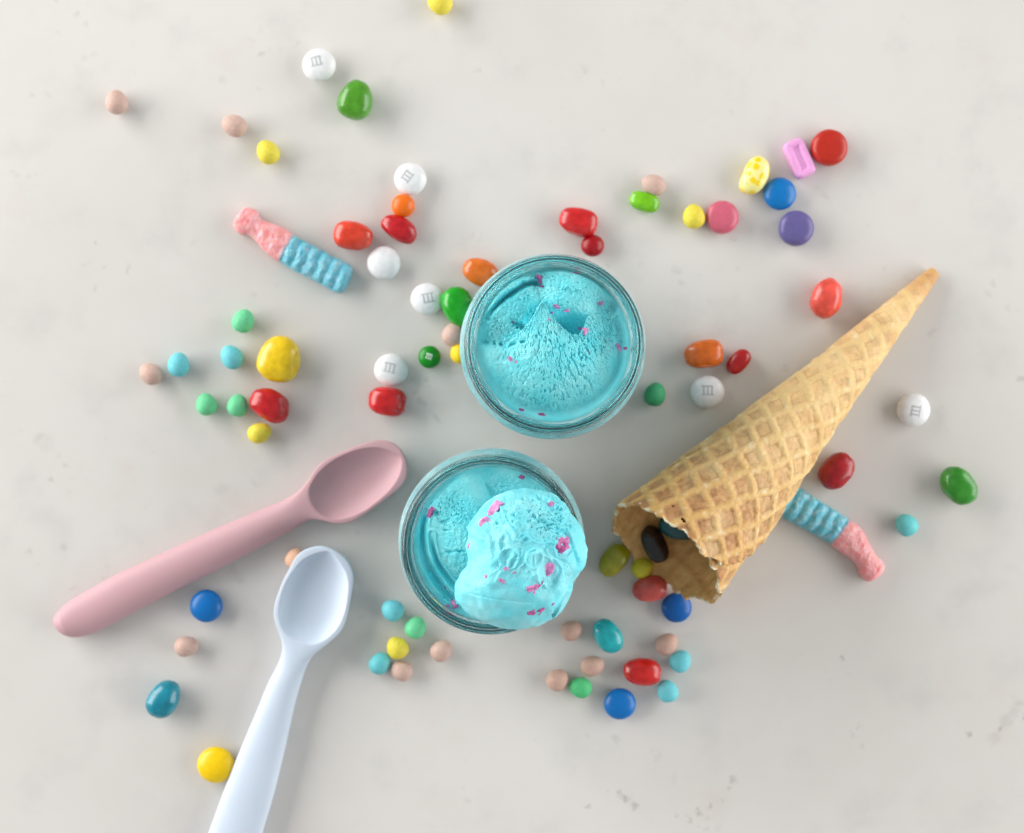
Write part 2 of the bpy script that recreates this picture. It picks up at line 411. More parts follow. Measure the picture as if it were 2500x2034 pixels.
def c1(x, y): return np.array([(x - 1066) / 20.2, -(y - 900) / 20.2])
def height1(X, Y):
    cx = X * 20.2 + 1066; cy = -Y * 20.2 + 900
    r = np.hypot(X, Y)
    rough = fbm(X * 0.9, Y * 0.9, 3.1, 4)
    fine = fbm(X * 2.6, Y * 2.6, 8.4, 3)
    # back layer
    shelf = 57.6 + 0.25 * fbm(X * 0.15, Y * 0.15, 1.0, 2)
    dome_r = 65.6 - ((cx - 1190) / 20.2) ** 2 / 30 - ((cy - 520) / 20.2) ** 2 / 28
    dome_l = 64.2 - ((cx - 800) / 20.2) ** 2 / 26 - ((cy - 640) / 20.2) ** 2 / 42 + 0.6 * rough * (0.5 + sstep(-0.3, 0.4, noise3(X * 0.2, Y * 0.2, 60.0))) + 0.14 * fine
    B = np.maximum(np.maximum(shelf, dome_r + 0.16 * fine + 0.30 * rough - 0.4 * sstep(0.25, 0.6, noise3(X * 1.5, Y * 1.1, 70.0))), dome_l)
    # crescent groove at the upper left
    d, t = seg_dist(cx, cy, [(585, 700), (620, 640), (690, 570), (770, 510), (850, 455), (905, 445), (960, 450), (990, 470)])
    wob = 1 + 0.35 * noise3(cx * 0.02, cy * 0.02, 5)
    B = B - 7.0 * np.exp(-(d / (19 * wob)) ** 2) * np.sin(np.clip(t * 1.0, 0.04, 0.97) * math.pi) ** 0.5
    side = (cx - 780) * 0.62 + (cy - 520) * 0.78            # negative: outside the groove
    lip = np.where(side < 0, 1.6 * np.exp(-((d - 38) / 26) ** 2) * np.sin(np.clip(t, 0, 1) * math.pi), 0)
    B = B + lip
    # pocket left of the ridge
    B = B - 3.4 * np.exp(-(((cx - 815 + 22 * rough) / 56) ** 2 + ((cy - 756 - 0.35 * (cx - 815) + 18 * rough) / 24) ** 2) ** 1.4)
    # hollow right of the ridge
    B = B - 3.6 * np.exp(-(((cx - 1170) / 130) ** 2 + ((cy - 745) / 75) ** 2) ** 1.5)
    # rough dip on the right
    B = B - (2.6 + 1.2 * rough) * np.exp(-(((cx - 1440) / 95) ** 2 + ((cy - 620) / 55) ** 2) ** 1.6)
    # thin raised scrap
    d2, t2 = seg_dist(cx, cy, [(1125, 492), (1165, 475), (1205, 500), (1248, 495)])
    B = B + 0.75 * np.exp(-(d2 / (11 + 7 * fine)) ** 2) * (d2 < 40)
    d2 = np.hypot(cx - 1300, cy - 430); B = B + 0.8 * np.exp(-(d2 / 16) ** 2) * (1 + fine)
    # front scoop with a torn ridge at its back
    rx = [300, 480, 560, 640, 740, 830, 880, 915, 945, 975, 1005, 1040, 1085, 1140, 1205, 1245, 1285, 1305, 1330, 1400, 1450, 1500, 1540, 1585, 1640, 1800]
    ry = [870, 868, 862, 858, 848, 800, 745, 690, 630, 588, 610, 680, 735, 785, 828, 825, 775, 710, 682, 672, 692, 706, 672, 700, 780, 900]
    jag = 9 * noise3(cx * 0.028, 2.2, 0.5) + 7 * noise3(cx * 0.08, 6.2, 0.5)
    yr = np.interp(cx, rx, ry) + jag
    inA = cy - yr
    A = 68.6 - ((cx - 1020) / 20.2) ** 2 / 52 - (np.maximum(cy - 900, 0) / 20.2) ** 2 / 48 - (np.maximum(900 - cy, 0) / 20.2) ** 2 / 190
    A = A + 1.5 * np.exp(-((cx - 975) / 60) ** 2) * np.exp(-np.maximum(inA, 0) / 90) + 0.45 * np.exp(-np.maximum(inA, 0) / 26) * (1 + 2.2 * fine)
    A = A - 1.9 * np.exp(-((cx - 640) / 170) ** 2) * np.exp(-np.maximum(inA, 0) / 60)
    A = A + 0.35 * fbm(X * 0.28, Y * 0.28, 2.0, 3)
    # streaked pores fanning out from the peak
    ang = np.arctan2(cx - 960, cy - 430); dist = np.hypot(cx - 960, cy - 430) / 20.2
    n1 = noise3(ang * 40, dist * 0.62, 1.5) + 0.7 * noise3(ang * 84, dist * 1.15, 7.7)
    zone = (0.4 * sstep(520, 700, cx) + 0.6 * sstep(800, 1060, cx)) * sstep(640, 820, cy) * (1 - 0.8 * sstep(1290, 1400, cx) * sstep(930, 1060, cy)) * (1 - 0.75 * sstep(1230, 1400, cy))
    zone = zone + 0.7 * np.exp(-(((cx - 960) / 260) ** 2 + ((cy - 1300) / 90) ** 2))
    zone = np.clip(zone, 0.20, 1) * (0.6 + 0.55 * np.clip(noise3(X * 0.14, Y * 0.14, 9.0) + 0.5, 0, 1))
    A = A - zone * (0.66 * sstep(0.22, 0.58, n1) + 0.14 * n1)
    A = A + 0.10 * fine * sstep(600, 900, cx) + 0.035 * fine
    # crumbly right shoulder
    cr = np.exp(-(((cx - 1430) / 150) ** 2 + ((cy - 830) / 150) ** 2) ** 1.5)
    A = A + cr * (0.55 * np.abs(fbm(X * 1.1, Y * 1.1, 6.0, 4)) + 0.3 * fine - 0.1)
    # broken crack left of the middle
    d3, t3 = seg_dist(cx, cy, [(520, 878), (600, 880), (665, 892), (730, 905), (780, 895), (850, 880)])
    br = sstep(-0.25, 0.2, noise3(cx * 0.024, cy * 0.01, 11.0))
    A = A - 2.0 * br * np.exp(-(d3 / (10 + 9 * np.exp(-((cx - 715) / 50) ** 2))) ** 2)
    # melted margin along the glass
    ring = sstep(23.0, 27.2, r)
    A = A * (1 - ring) + (57.2 + 0.3 * fbm(X * 0.2, Y * 0.2, 5.0, 2)) * ring
    A = A + 0.05 * noise3(X * 4.5, Y * 4.5, 2.0); B = B + 0.05 * noise3(X * 4.5, Y * 4.5, 2.0)
    k = sstep(-7, 5, inA)
    k = k * (1 - 0.0)
    Z = np.where(A > B, B + (A - B) * k, np.minimum(A * k + B * (1 - k), B))
    Z = Z + 2.0
    edge = sstep(26.4, 28.0, r)
    Z = Z * (1 - edge) + np.minimum(Z, 59.2 + 0.35 * noise3(X * 0.3, Y * 0.3, 4.0)) * edge
    return Z

def c2(x, y): return np.array([(x - 944) / 21.0, -(y - 873) / 21.0])
def height2(X, Y):
    cx = X * 21.0 + 944; cy = -Y * 21.0 + 873
    r = np.hypot(X, Y)
    fine = fbm(X * 2.4, Y * 2.4, 3.4, 3); rough = fbm(X * 0.8, Y * 0.8, 7.7, 4)
    Z = 60.0 + 0.5 * fbm(X * 0.12, Y * 0.12, 9.0, 2)
    lobe = 67.2 - ((cx - 780) / 21) ** 2 / 34 - ((cy - 720) / 21) ** 2 / 60 + 0.22 * rough * sstep(420, 620, cx) + 0.08 * fine
    # lobe ends at a crease on its right
    cxr = np.interp(cy, [200, 300, 400, 520, 600, 700], [815, 835, 885, 930, 950, 960]) + 6 * noise3(cy * 0.03, 0.3, 0.2)
    kr = 1 - sstep(-4, 14, cx - cxr)
    lobe = lobe - 1.2 * sstep(-130, 0, cx - cxr) * (1 - sstep(0, 20, cx - cxr))
    right = 60.8 - ((cx - 1150) / 21) ** 2 / 160 + 0.30 * rough + 0.10 * fine + 0.5 * sstep(0, 200, cx - cxr)
    top = np.where(cy < 760, lobe * kr + right * (1 - kr), lobe)
    Z = np.maximum(Z, top)
    # pores on the lobe
    pm = np.exp(-(((cx - 620) / 170) ** 2 + ((cy - 600) / 150) ** 2) ** 1.3) + 0.6 * np.exp(-(((cx - 1020) / 80) ** 2 + ((cy - 430) / 60) ** 2))
    n1 = noise3(X * 1.7, Y * 1.7, 2.5) + 0.4 * noise3(X * 3.6, Y * 3.6, 5.5)
    Z = Z - 0.75 * pm * sstep(0.22, 0.6, n1) + 0.12 * pm * fine
    # spoon grooves along the left wall
    d, t = seg_dist(cx, cy, [(440, 640), (420, 720), (412, 820), (425, 930), (460, 1040), (510, 1130), (580, 1230), (650, 1300)])
    Z = Z - 3.0 * np.exp(-(d / 21) ** 2) * sstep(0, 0.08, t) + 0.8 * np.exp(-((d - 46) / 16) ** 2)
    d, t = seg_dist(cx, cy, [(490, 800), (500, 900), (530, 1010), (580, 1090), (650, 1180), (720, 1250)])
    Z = Z - 1.9 * np.exp(-(d / 13) ** 2) * sstep(0.02, 0.25, t) + 0.7 * np.exp(-((d - 30) / 12) ** 2)
    d, t = seg_dist(cx, cy, [(370, 880), (385, 990), (430, 1090), (500, 1190), (570, 1270)])
    Z = Z + 0.7 * np.exp(-(d / 14) ** 2)
    # small tears
    for (ax, ay, rx_, ry_) in ((635, 935, 30, 12), (600, 765, 22, 8), (590, 705, 30, 12), (540, 640, 22, 14), (460, 1085, 14, 8), (580, 1290, 22, 24), (610, 1310, 14, 12), (720, 925, 40, 10), (890, 300, 44, 12)):
        q = ((cx - ax + 10 * noise3(cy * 0.05, 1.0, ax)) / rx_) ** 2 + ((cy - ay + 8 * noise3(cx * 0.05, 2.0, ay)) / ry_) ** 2
        Z = Z - 1.5 * np.exp(-q ** 1.5)
    # seat of the scoop
    q = np.sqrt(((cx - 1170) / 330) ** 2 + ((cy - 1030) / 330) ** 2)
    seat = 70.8 - 14 * sstep(0.55, 1.0, q)
    Z = np.where(q < 1, np.maximum(Z, seat), Z)
    edge = sstep(25.4, 27.8, r)
    ez = 60.4 + 0.4 * noise3(X * 0.2, Y * 0.2, 4.0)
    Z = Z + 0.05 * noise3(X * 4.5, Y * 4.5, 2.0)
    Z = Z * (1 - edge) + ez * edge
    return Z

V, F = fill_mesh(height1, 59.0, 53.0)
ICE1 = new_obj("ice_cream", V, F, ICE, loc=(J1[0], J1[1], 0.0))
tag(ICE1, "bright blue ice cream with a torn ridge and porous front filling the upper jar", "ice cream", "blue ice cream")
BVH1 = BVHTree.FromPolygons([Vector(v) for v in V[:NR * NTH]], [f for f in F[:(NR - 1) * NTH]])
V, F = fill_mesh(height2, 60.0, 40.0)
ICE2 = new_obj("ice_cream", V, F, ICE, loc=(J2[0], J2[1], 0.0))
tag(ICE2, "bright blue ice cream with curved spoon grooves beneath the paler scoop", "ice cream", "blue ice cream")
BVH2 = BVHTree.FromPolygons([Vector(v) for v in V[:NR * NTH]], [f for f in F[:(NR - 1) * NTH]])

# ---- thin frosty smear left on the inner wall above the ice cream
def film(parent, z0, ztop, seed, lo):
    m = _cache.get('film')
    if m is None:
        m, nt, b = principled("frost_smear")
        setin(b, Roughness=0.45)
        b.inputs["Base Color"].default_value = (0.70, 0.88, 0.89, 1)
        b.inputs["Transmission Weight"].default_value = 0.55
        b.inputs["IOR"].default_value = 1.1
        _cache['film'] = m
    nth, nz = 420, 16
    th = np.arange(nth) / nth * 2 * math.pi
    cov = fbm(np.cos(th) * 2.2 + seed, np.sin(th) * 2.2, seed, 3)
    top = z0 + (ztop - z0) * np.clip(0.62 + 0.9 * cov + 0.08 * noise3(th * 26, seed, 0), lo, 1.0)
    O = []; I = []
    for k in range(nz):
        z = z0 + (top - z0) * k / (nz - 1)
        t = 0.22 * (1 - 0.8 * k / (nz - 1)) * (1 + 0.5 * noise3(th * 8, z * 0.6, seed))
        ro = r_in(z) - 0.02; ri = ro - t
        O.append(np.stack([ro * np.cos(th), ro * np.sin(th), z], -1)); I.append(np.stack([ri * np.cos(th), ri * np.sin(th), z], -1))
    V = np.concatenate(O + I[::-1]); n = 2 * nz
    F = grid_faces(n, nth) + [[(n - 1) * nth + j, (n - 1) * nth + (j + 1) % nth, (j + 1) % nth, j] for j in range(nth)]
    new_obj("frost_smear", V, F, m, parent=parent)
film(ICE1, 58.4, 67.0, 3.0, 0.25)
film(ICE2, 59.8, 63.0, 8.0, 0.05)

# ---- scoop
SC = px(900 + 1170 / 3.157, 1050 + 1010 / 3.157, 76.0)
SCK = 3.157 * PXMM * CAM_Z / (CAM_Z - 76.0)
outline = [(1190,452),(1290,468),(1430,492),(1500,560),(1560,648),(1620,720),(1660,800),(1682,900),(1680,985),(1650,1070),(1600,1135),(1566,1190),
           (1570,1232),(1540,1305),(1490,1390),(1400,1460),(1300,1510),(1200,1530),(1090,1535),(960,1510),(860,1470),(780,1430),(690,1335),(660,1270),
           (665,1210),(700,1130),(760,1050),(772,1000),(750,900),(765,830),(772,785),(752,762),(800,690),(850,620),(920,550),(1000,500),(1100,465)]
def make_scoop():
    P = (np.array(outline, float) - [1170, 1010]) / SCK * [1, -1]
    ang = np.arctan2(P[:, 1], P[:, 0]); rad = np.hypot(P[:, 0], P[:, 1])
    o = np.argsort(ang); ang = ang[o]; rad = rad[o]
    nth, nps = 640, 300
    th = np.arange(nth) / nth * 2 * math.pi - math.pi
    R = np.interp(th, ang, rad, period=2 * math.pi)
    ker = np.exp(-(np.arange(-6, 7) / 2.5) ** 2); ker /= ker.sum()
    R = np.convolve(np.concatenate([R[-6:], R, R[:6]]), ker, 'valid')
    Rs = np.convolve(np.concatenate([R[-60:], R, R[:60]]), np.ones(121) / 121, 'valid')   # smoother toward the top
    t = (np.arange(1, nps + 1) / (nps + 1))
    psi = np.where(t < 0.72, t / 0.72 * (math.pi / 2), math.pi / 2 + (t - 0.72) / 0.28 * (math.pi / 2))[:, None]
    k = np.sin(psi) ** 0.92
    mix = sstep(0.55, 1.0, np.sin(psi))
    rho = k * (R[None] * mix + Rs[None] * (1 - mix))
    X = rho * np.cos(th)[None]; Y = rho * np.sin(th)[None]
    Zt = np.where(psi < math.pi / 2, 74.5 + 19.5 * np.cos(psi) ** 1.05 if False else 74.5 + 19.5 * np.abs(np.cos(psi)), 74.5 - 4.2 * np.abs(np.cos(psi)) ** 0.8) * np.ones_like(X)
    V = np.stack([X, Y, Zt], -1).reshape(-1, 3)
    F = grid_faces(nps, nth)
    F = [tuple(reversed(f)) for f in F]
    N = vnormals(V, F)
    x, y, z = V.T
    cx = x * SCK + 1170; cy = -y * SCK + 1010
    up = sstep(75.0, 77.5, z)                      # displacement fades out on the underside
    low = sstep(1150, 1280, cy)                    # smooth melted lower part
    fine = fbm(x * 2.2, y * 2.2, z * 2.2, 3)
    D = 0.9 * fbm(x * 0.14, y * 0.14, z * 0.14 + 3, 2) * (1 - 0.4 * low)
    # meandering folds
    wx = x + 2.2 * noise3(x * 0.16, y * 0.16, 4.4); wy = y + 2.2 * noise3(x * 0.16, y * 0.16, 9.4)
    n = noise3(wx * 0.20, wy * 0.13, z * 0.10)
    fold = np.exp(-(n / 0.17) ** 2)
    n2 = noise3(wx * 0.34 + 5, wy * 0.27, z * 0.2 + 2)
    fold2 = np.exp(-(n2 / 0.18) ** 2)
    fm = np.exp(-(((cx - 1180) / 300) ** 2 + ((cy - 880) / 260) ** 2) ** 1.6)
    D = D + fm * (0.85 * fold + 0.30 * fold2 - 0.3)
    # frosty broken band on the upper right
    bm = np.exp(-(((cx - 1420) / 170) ** 2 + ((cy - 640) / 150) ** 2) ** 1.3)
    n3 = noise3(x * 1.2, y * 1.2, z * 1.2) + 0.5 * noise3(x * 2.7, y * 2.7, z * 2.7)
    D = D - 1.3 * bm * sstep(0.26, 0.5, n3) + 0.16 * bm * fine
    um = np.exp(-(((cx - 1080) / 260) ** 2 + ((cy - 620) / 150) ** 2) ** 1.2)
    D = D - 0.45 * um * sstep(0.38, 0.66, n3) + 0.14 * um * fbm(x * 0.9, y * 0.9, z * 0.9, 3)
    D = D + (0.11 * fine + 0.05 * noise3(x * 4.5, y * 4.5, z * 4.5)) * (1 - 0.7 * low)
    # cracks
    for pts, w, dep in (([(1520,770),(1555,850),(1580,905),(1605,960),(1620,1015)], 13, 1.9), ([(1310,510),(1370,540),(1400,585),(1460,600)], 13, 1.4),
                        ([(1440,735),(1500,760),(1520,790)], 8, 1.2), ([(1265,640),(1290,665),(1350,690),(1385,735)], 11, 1.1),
                        ([(745,1170),(800,1240),(1100,1285),(1250,1290)], 9, 0.18)):
        d, tt = seg_dist(cx + 9 * noise3(x * 0.7, y * 0.7, 1.0), cy + 9 * noise3(x * 0.7, y * 0.7, 6.0), pts)
        D = D - dep * np.exp(-(d / w) ** 2)
    for (ax, ay, ww) in ((1120, 640, 11), (1000, 600, 13), (985, 690, 10), (1190, 515, 12), (1235, 610, 9)):
        D = D - 1.5 * np.exp(-(np.hypot(cx - ax, cy - ay) / ww) ** 2)
    # raised rims around the embedded pieces
    for (ax, ay, ww) in ((1380, 1065, 95), (1490, 885, 70), (1270, 960, 62), (1080, 960, 70)):
        q = np.hypot(cx - ax, (cy - ay) * 0.9) / ww + 0.12 * noise3(x * 0.5, y * 0.5, ax)
        D = D + 0.55 * np.exp(-((q - 1) / 0.14) ** 2) - 0.45 * np.exp(-(q / 0.7) ** 2)
    # flap on the lower right edge
    side = (cx - 1500) * 0.86 + (cy - 1300) * 0.51
    d, tt = seg_dist(cx, cy, [(1560, 1195), (1490, 1290), (1440, 1370), (1425, 1420)])
    D = D - 0.9 * np.exp(-((d - 8) / 9) ** 2) * (side < 0) + 0.6 * np.exp(-(d / 20) ** 2) * (side >= 0)
    rim_rag = 0.5 * noise3(th[None] * 9, t[:, None] * 30, 1.0).reshape(-1) * np.exp(-((z - 75.5) / 1.6) ** 2)
    V = V + N * ((D * up + rim_rag))[:, None]
    a = len(V)
    V = np.vstack([V, [0, 0, V[:nth, 2].mean() + 0.02], [0, 0, 70.3]])
    V[:, 2] = np.maximum(V[:, 2], 70.25)
    for j in range(nth):
        F.append((a, j, (j + 1) % nth)); F.append((a + 1, (nps - 1) * nth + (j + 1) % nth, (nps - 1) * nth + j))
    V[:, 2] -= 70.25
    o = new_obj("ice_cream_scoop", V, F, ICE_PALE, loc=(SC[0], SC[1], 70.25))
    tag(o, "pale frosty blue scoop with pink pieces overhanging the lower jar", "ice cream", "blue ice cream")
    return o, BVHTree.FromPolygons([Vector(v) for v in V], F)
SCOOP, BVHS = make_scoop()

# ---- pink pieces set into the ice cream
def pink_mat(rgb, nm):
    m, nt, b = principled(nm)
    c = lin(rgb)
    tc = add_noise_color(nt, b, np.clip(c * 0.6, 0, 1), np.clip(c * 1.2 + 0.05, 0, 1), 420, 3)
    setin(b, Roughness=0.32, Subsurface_Weight=0.2, Subsurface_Scale=0.001)
    add_bump(nt, b, tc, 900, 0.4, 0.0006)
    return m
PINK = pink_mat((240, 146, 206), "pink_candy_piece"); MAGENTA = pink_mat((196, 88, 158), "magenta_candy_piece")
def ico(sub):
    import bmesh
    bm = bmesh.new(); bmesh.ops.create_icosphere(bm, subdivisions=sub, radius=1.0)
    bm.verts.ensure_lookup_table()
    v = np.array([p.co[:] for p in bm.verts]); f = [tuple(q.index for q in fc.verts) for fc in bm.faces]
    bm.free(); return v, f
ICO2 = ico(2); ICO4 = ico(4)
def piece(parent, bvh, origin, top_z, qx, qy, L, W, ang, mat, seed, sink=0.35):
    """parent-space origin (mm, world); pixel of the photo -> hit on the surface"""
    c = Vector((0, 0, CAM_Z)); p = px(qx, qy, 0.0)
    d = (Vector((p[0], p[1], 0)) - c).normalized()
    o = c - Vector((origin[0], origin[1], origin[2]))
    hit = bvh.ray_cast(o, d)
    if hit[0] is None: return
    v = ICO2[0].copy(); L *= 1.2; W *= 1.2
    v = np.sign(v) * np.abs(v) ** 0.75
    v *= (1 + 0.6 * noise3(v[:, 0] * 1.5 + seed, v[:, 1] * 1.5, v[:, 2] * 1.5))[:, None]
    v *= np.array([L / 2, W / 2, min(L, W) * 0.42])
    a = math.radians(-ang); ca, sa = math.cos(a), math.sin(a)
    v = np.stack([v[:, 0] * ca - v[:, 1] * sa, v[:, 0] * sa + v[:, 1] * ca, v[:, 2]], -1)
    n = hit[1]
    if n.z < 0: n = -n
    q = Vector((0, 0, 1)).rotation_difference(n).to_matrix()
    v = v @ np.array(q).T
    h = np.array(hit[0]) - np.array(n) * min(L, W) * 0.42 * sink
    new_obj("candy_piece", v, ICO2[1], mat, parent=parent, loc=tuple(h), smooth=False)
def q1(x, y): return 1000 + x / 3.046, 550 + y / 3.046
def q3(x, y): return 900 + x / 3.157, 1050 + y / 3.157
for i, (x, y, l, w, a, m) in enumerate([(968,408,4.2,1.7,80,MAGENTA),(985,455,1.8,1.2,50,MAGENTA),(1235,358,2.2,1.3,20,MAGENTA),(1108,612,3.2,1.3,25,PINK),(1168,632,1.8,1.4,-20,PINK),
        (1420,572,2.6,1.6,-70,PINK),(1310,788,2.0,2.2,40,PINK),(1268,770,1.6,1.0,40,PINK),(750,995,1.9,1.5,50,PINK),(790,1015,1.9,1.2,30,PINK),(1555,905,2.8,1.3,60,PINK),
        (1606,915,1.2,1.0,0,MAGENTA),(980,1408,2.6,0.9,5,MAGENTA),(832,1372,1.8,1.0,20,MAGENTA),(1035,702,1.0,0.8,0,PINK),(1322,940,1.2,0.9,0,PINK),(770,722,1.2,0.7,60,MAGENTA),(1060,652,0.9,0.8,0,PINK)]):
    piece(ICE1, BVH1, (J1[0], J1[1], 0), 60, *q1(x, y), l, w, a, m, i * 3.7)
for i, (x, y, l, w, a, m) in enumerate([(472,640,4.2,2.2,-60,MAGENTA),(1180,362,1.9,1.5,20,MAGENTA),(650,1325,3.4,1.7,60,PINK),(672,1362,2.2,1.5,20,PINK),(610,1355,1.2,1.0,0,PINK),(590,1215,1.3,0.7,0,MAGENTA)]):
    piece(ICE2, BVH2, (J2[0], J2[1], 0), 60, *q3(x, y), l, w, a, m, i * 5.1 + 40)
for i, (x, y, l, w, a, m) in enumerate([(955,605,4.6,2.8,-45,PINK),(900,708,4.6,2.8,-20,PINK),(776,875,3.0,2.0,-75,PINK),(1488,885,4.2,3.6,60,MAGENTA),(1520,845,2.0,1.3,30,PINK),
        (1378,1070,4.6,3.2,-35,PINK),(1262,1228,3.4,1.8,-15,PINK),(1300,1215,1.8,1.2,20,MAGENTA),(1270,1255,1.4,0.9,0,PINK),(1318,1392,3.6,2.6,-35,MAGENTA),(1255,1410,2.8,2.2,0,MAGENTA),(1040,1175,2.6,1.0,35,PINK),
        (1068,1066,1.7,0.8,0,PINK),(1122,1105,1.0,1.1,0,PINK),(895,1120,1.2,1.1,0,PINK),(1425,1340,1.1,0.9,0,MAGENTA),(1400,572,1.6,1.2,-50,PINK),(1328,1195,2.0,0.6,-35,MAGENTA)]):
    piece(SCOOP, BVHS, (SC[0], SC[1], 70.25), 80, *q3(x, y), l * 1.25, w * 1.25, a, m, i * 4.3 + 90, sink=0.72)

# ------------------------------------------------------------------ waffle cone
def make_cone():
    apex = px(2292, 652, 1.5)
    g = np.array([-0.702, -0.712]); g /= np.linalg.norm(g)
    al = math.radians(9.75)
    ax = np.array([g[0] * math.cos(al), g[1] * math.cos(al), math.sin(al)])
    side = np.array([-g[1], g[0], 0.0])            # lower-right side of the picture
    if side[0] < 0: side = -side
    down = np.cross(ax, side); down /= np.linalg.norm(down)
    if down[2] > 0: down = -down
    ns, npz = 340, 640
    smin = 3.0
    # sheet from the outer free edge, over the top, left, under, and on inside
    p0, p1 = math.radians(96), math.radians(96 + 360 + 70)
    ps = np.linspace(p0, p1, npz)
    smax = 163.5 + 6.0 * np.cos(ps) - 0.5 * np.sin(ps)
    smax = smax + 2.0 * noise3(ps * 2.2, 0.3, 0.1) + 1.5 * noise3(ps * 5, 1.3, 0.1) + 0.8 * noise3(ps * 11, 2.3, 0.1) + 0.35 * noise3(ps * 24, 2.3, 0.1)
    smax = smax - 3.2 * np.exp(-((np.degrees(ps) - 150) / 9) ** 2)
    u = np.linspace(0, 1, ns)[:, None]
    S = smin + (smax[None] - smin) * u
    # outer free edge swings away from the mouth: cut the corner of the sheet
    deg = np.degrees(ps)[None]
    cut = np.clip((S - 128) / 36, 0, 1) ** 1.6 * 42
    turn = (ps[None] - p0) / (2 * math.pi)
    tl = 2.6
    rad = S * math.tan(al) - tl * turn * np.clip(S / 60, 0.25, 1) + 2.2 * np.clip(1 - S / 120, 0.3, 1)
    rad = np.maximum(rad, 0.9)
    # unrolled plane -> waffle grid
    beta = ps[None] * math.sin(al) * 1.0
    ux = S * np.cos(beta); uy = S * np.sin(beta)
    gam = math.radians(58)
    wx = ux * math.cos(gam) + uy * math.sin(gam); wy = -ux * math.sin(gam) + uy * math.cos(gam)
    wob = 1.5 * noise3(ux * 0.05, uy * 0.05, 1.0) + 0.5 * noise3(ux * 0.17, uy * 0.17, 1.5); wob2 = 1.5 * noise3(ux * 0.05, uy * 0.05, 5.0) + 0.5 * noise3(ux * 0.17, uy * 0.17, 5.5)
    pitch = 9.2
    fx = np.abs(((wx + wob) / pitch) % 1 - 0.5) * 2; fy = np.abs(((wy + wob2) / pitch) % 1 - 0.5) * 2   # 1 on the ridge line
    rough = fbm(ux * 0.5, uy * 0.5, 2.0, 4); fine = fbm(ux * 1.8, uy * 1.8, 3.0, 3)
    rw = 0.64 + 0.11 * noise3(ux * 0.1, uy * 0.1, 8.0)
    rx_ = sstep(rw - 0.14, rw + 0.30, fx + 0.08 * rough); ry_ = sstep(rw - 0.14, rw + 0.30, fy + 0.08 * rough)
    g2_ = gam + math.radians(8)
    vx = ux * math.cos(g2_) + uy * math.sin(g2_) + 3.1; vy = -ux * math.sin(g2_) + uy * math.cos(g2_) + 2.0
    gx = np.abs(((vx + wob2) / pitch) % 1 - 0.5) * 2; gy = np.abs(((vy + wob) / pitch) % 1 - 0.5) * 2
    ghost = sstep(0.72, 0.95, np.maximum(gx, gy)) * (1 - sstep(60, 140, S)) * sstep(-0.2, 0.4, noise3(ux * 0.08, uy * 0.08, 41.0))
    ridge = np.maximum(np.maximum(rx_, ry_), 0.6 * ghost)
    fade = sstep(10, 95, S)
    relief = (0.25 + 0.75 * sstep(20, 130, S)) * (1 + 0.35 * noise3(ux * 0.09, uy * 0.09, 31.0))
    hgt = (ridge - 0.55) * 0.78 * relief + 0.16 * rough + 0.05 * fine
    groove = np.exp(-((np.maximum(fx, fy) - (rw - 0.10)) / 0.05) ** 2) * sstep(0.0, 0.5, noise3(ux * 0.13, uy * 0.13, 20.0) + 0.25)
    hgt = hgt - 0.30 * groove * relief
    mouth = sstep(0, 5, smax[None] - S)
    thick = 1.5 * np.clip(S / 25, 0.5, 1) * (1 + 0.35 * noise3(ps[None] * 7, S * 0.2, 8.0))
    lay = sstep(0.985, 1.02, turn)                 # inner wrap lies flat against the outer one
    hgt_o = hgt * (1 - 0.55 * lay)
    ro = rad + hgt_o * np.clip(S / 20, 0.4, 1)
    ri = rad - thick + 0.32 * ((ridge - 0.5) * -0.6 * relief + 0.5 * rough)
    ri = np.minimum(ri, ro - 0.4); ri = np.maximum(ri, 0.35)
    # gentle out-of-roundness
    oval = 1 + 0.018 * np.cos(2 * (ps[None] - 0.6)) + 0.012 * noise3(ps[None] * 0.9, S * 0.03, 2.0)
    def pos(r):
        cdir = np.cos(ps)[None, :, None] * down + np.sin(ps)[None, :, None] * side
        return S[..., None] * math.cos(al) * ax + (r * oval)[..., None] * cdir
    O = pos(ro).reshape(-1, 3); I = pos(ri).reshape(-1, 3)
    # face mask: cut corner, crumb holes
    keep = np.ones((ns - 1, npz - 1), bool)
    Sc = (S[:-1, :-1] + S[1:, 1:]) / 2; dc = np.degrees((ps[:-1] + ps[1:]) / 2)[None] * np.ones((ns - 1, 1))
    cc = np.clip((Sc - 126) / 32, 0, 1) ** 1.4 * 56 + 4 * noise3(Sc * 0.5, 1.0, 4.0)
    keep &= (dc - 96) > cc
    for (hs, hd, hr) in ((154.4, 197, 0.62), (152.8, 212, 0.34)):
        rr = Sc * math.tan(al)
        q = np.hypot((Sc - hs) * 1.25, np.radians(dc - hd) * rr * 0.8) + 0.45 * noise3(Sc * 1.1, dc * 0.4, hd)
        keep &= q > hr * 1.5
    n = len(O)
    idx = np.arange(ns * npz).reshape(ns, npz)
    a = idx[:-1, :-1]; b = idx[:-1, 1:]; c = idx[1:, 1:]; d = idx[1:, :-1]
    Fo = np.stack([a, b, c, d], -1)
    F = Fo[keep].tolist() + (Fo[keep][:, ::-1] + n).tolist()
    kp = np.pad(keep, 1)
    k0 = kp[1:-1, 1:-1]
    for (nb, e0, e1) in ((kp[:-2, 1:-1], a, b), (kp[1:-1, 2:], b, c), (kp[2:, 1:-1], c, d), (kp[1:-1, :-2], d, a)):
        m = k0 & ~nb
        A = e0[m]; B = e1[m]
        F += np.stack([B, A, A + n, B + n], -1).tolist()
    # closed tip
    V = np.vstack([O, I])
    used = np.unique(np.array(F).ravel()); remap = -np.ones(len(V), int); remap[used] = np.arange(len(used))
    V = V[used]; F = remap[np.array(F)].tolist()
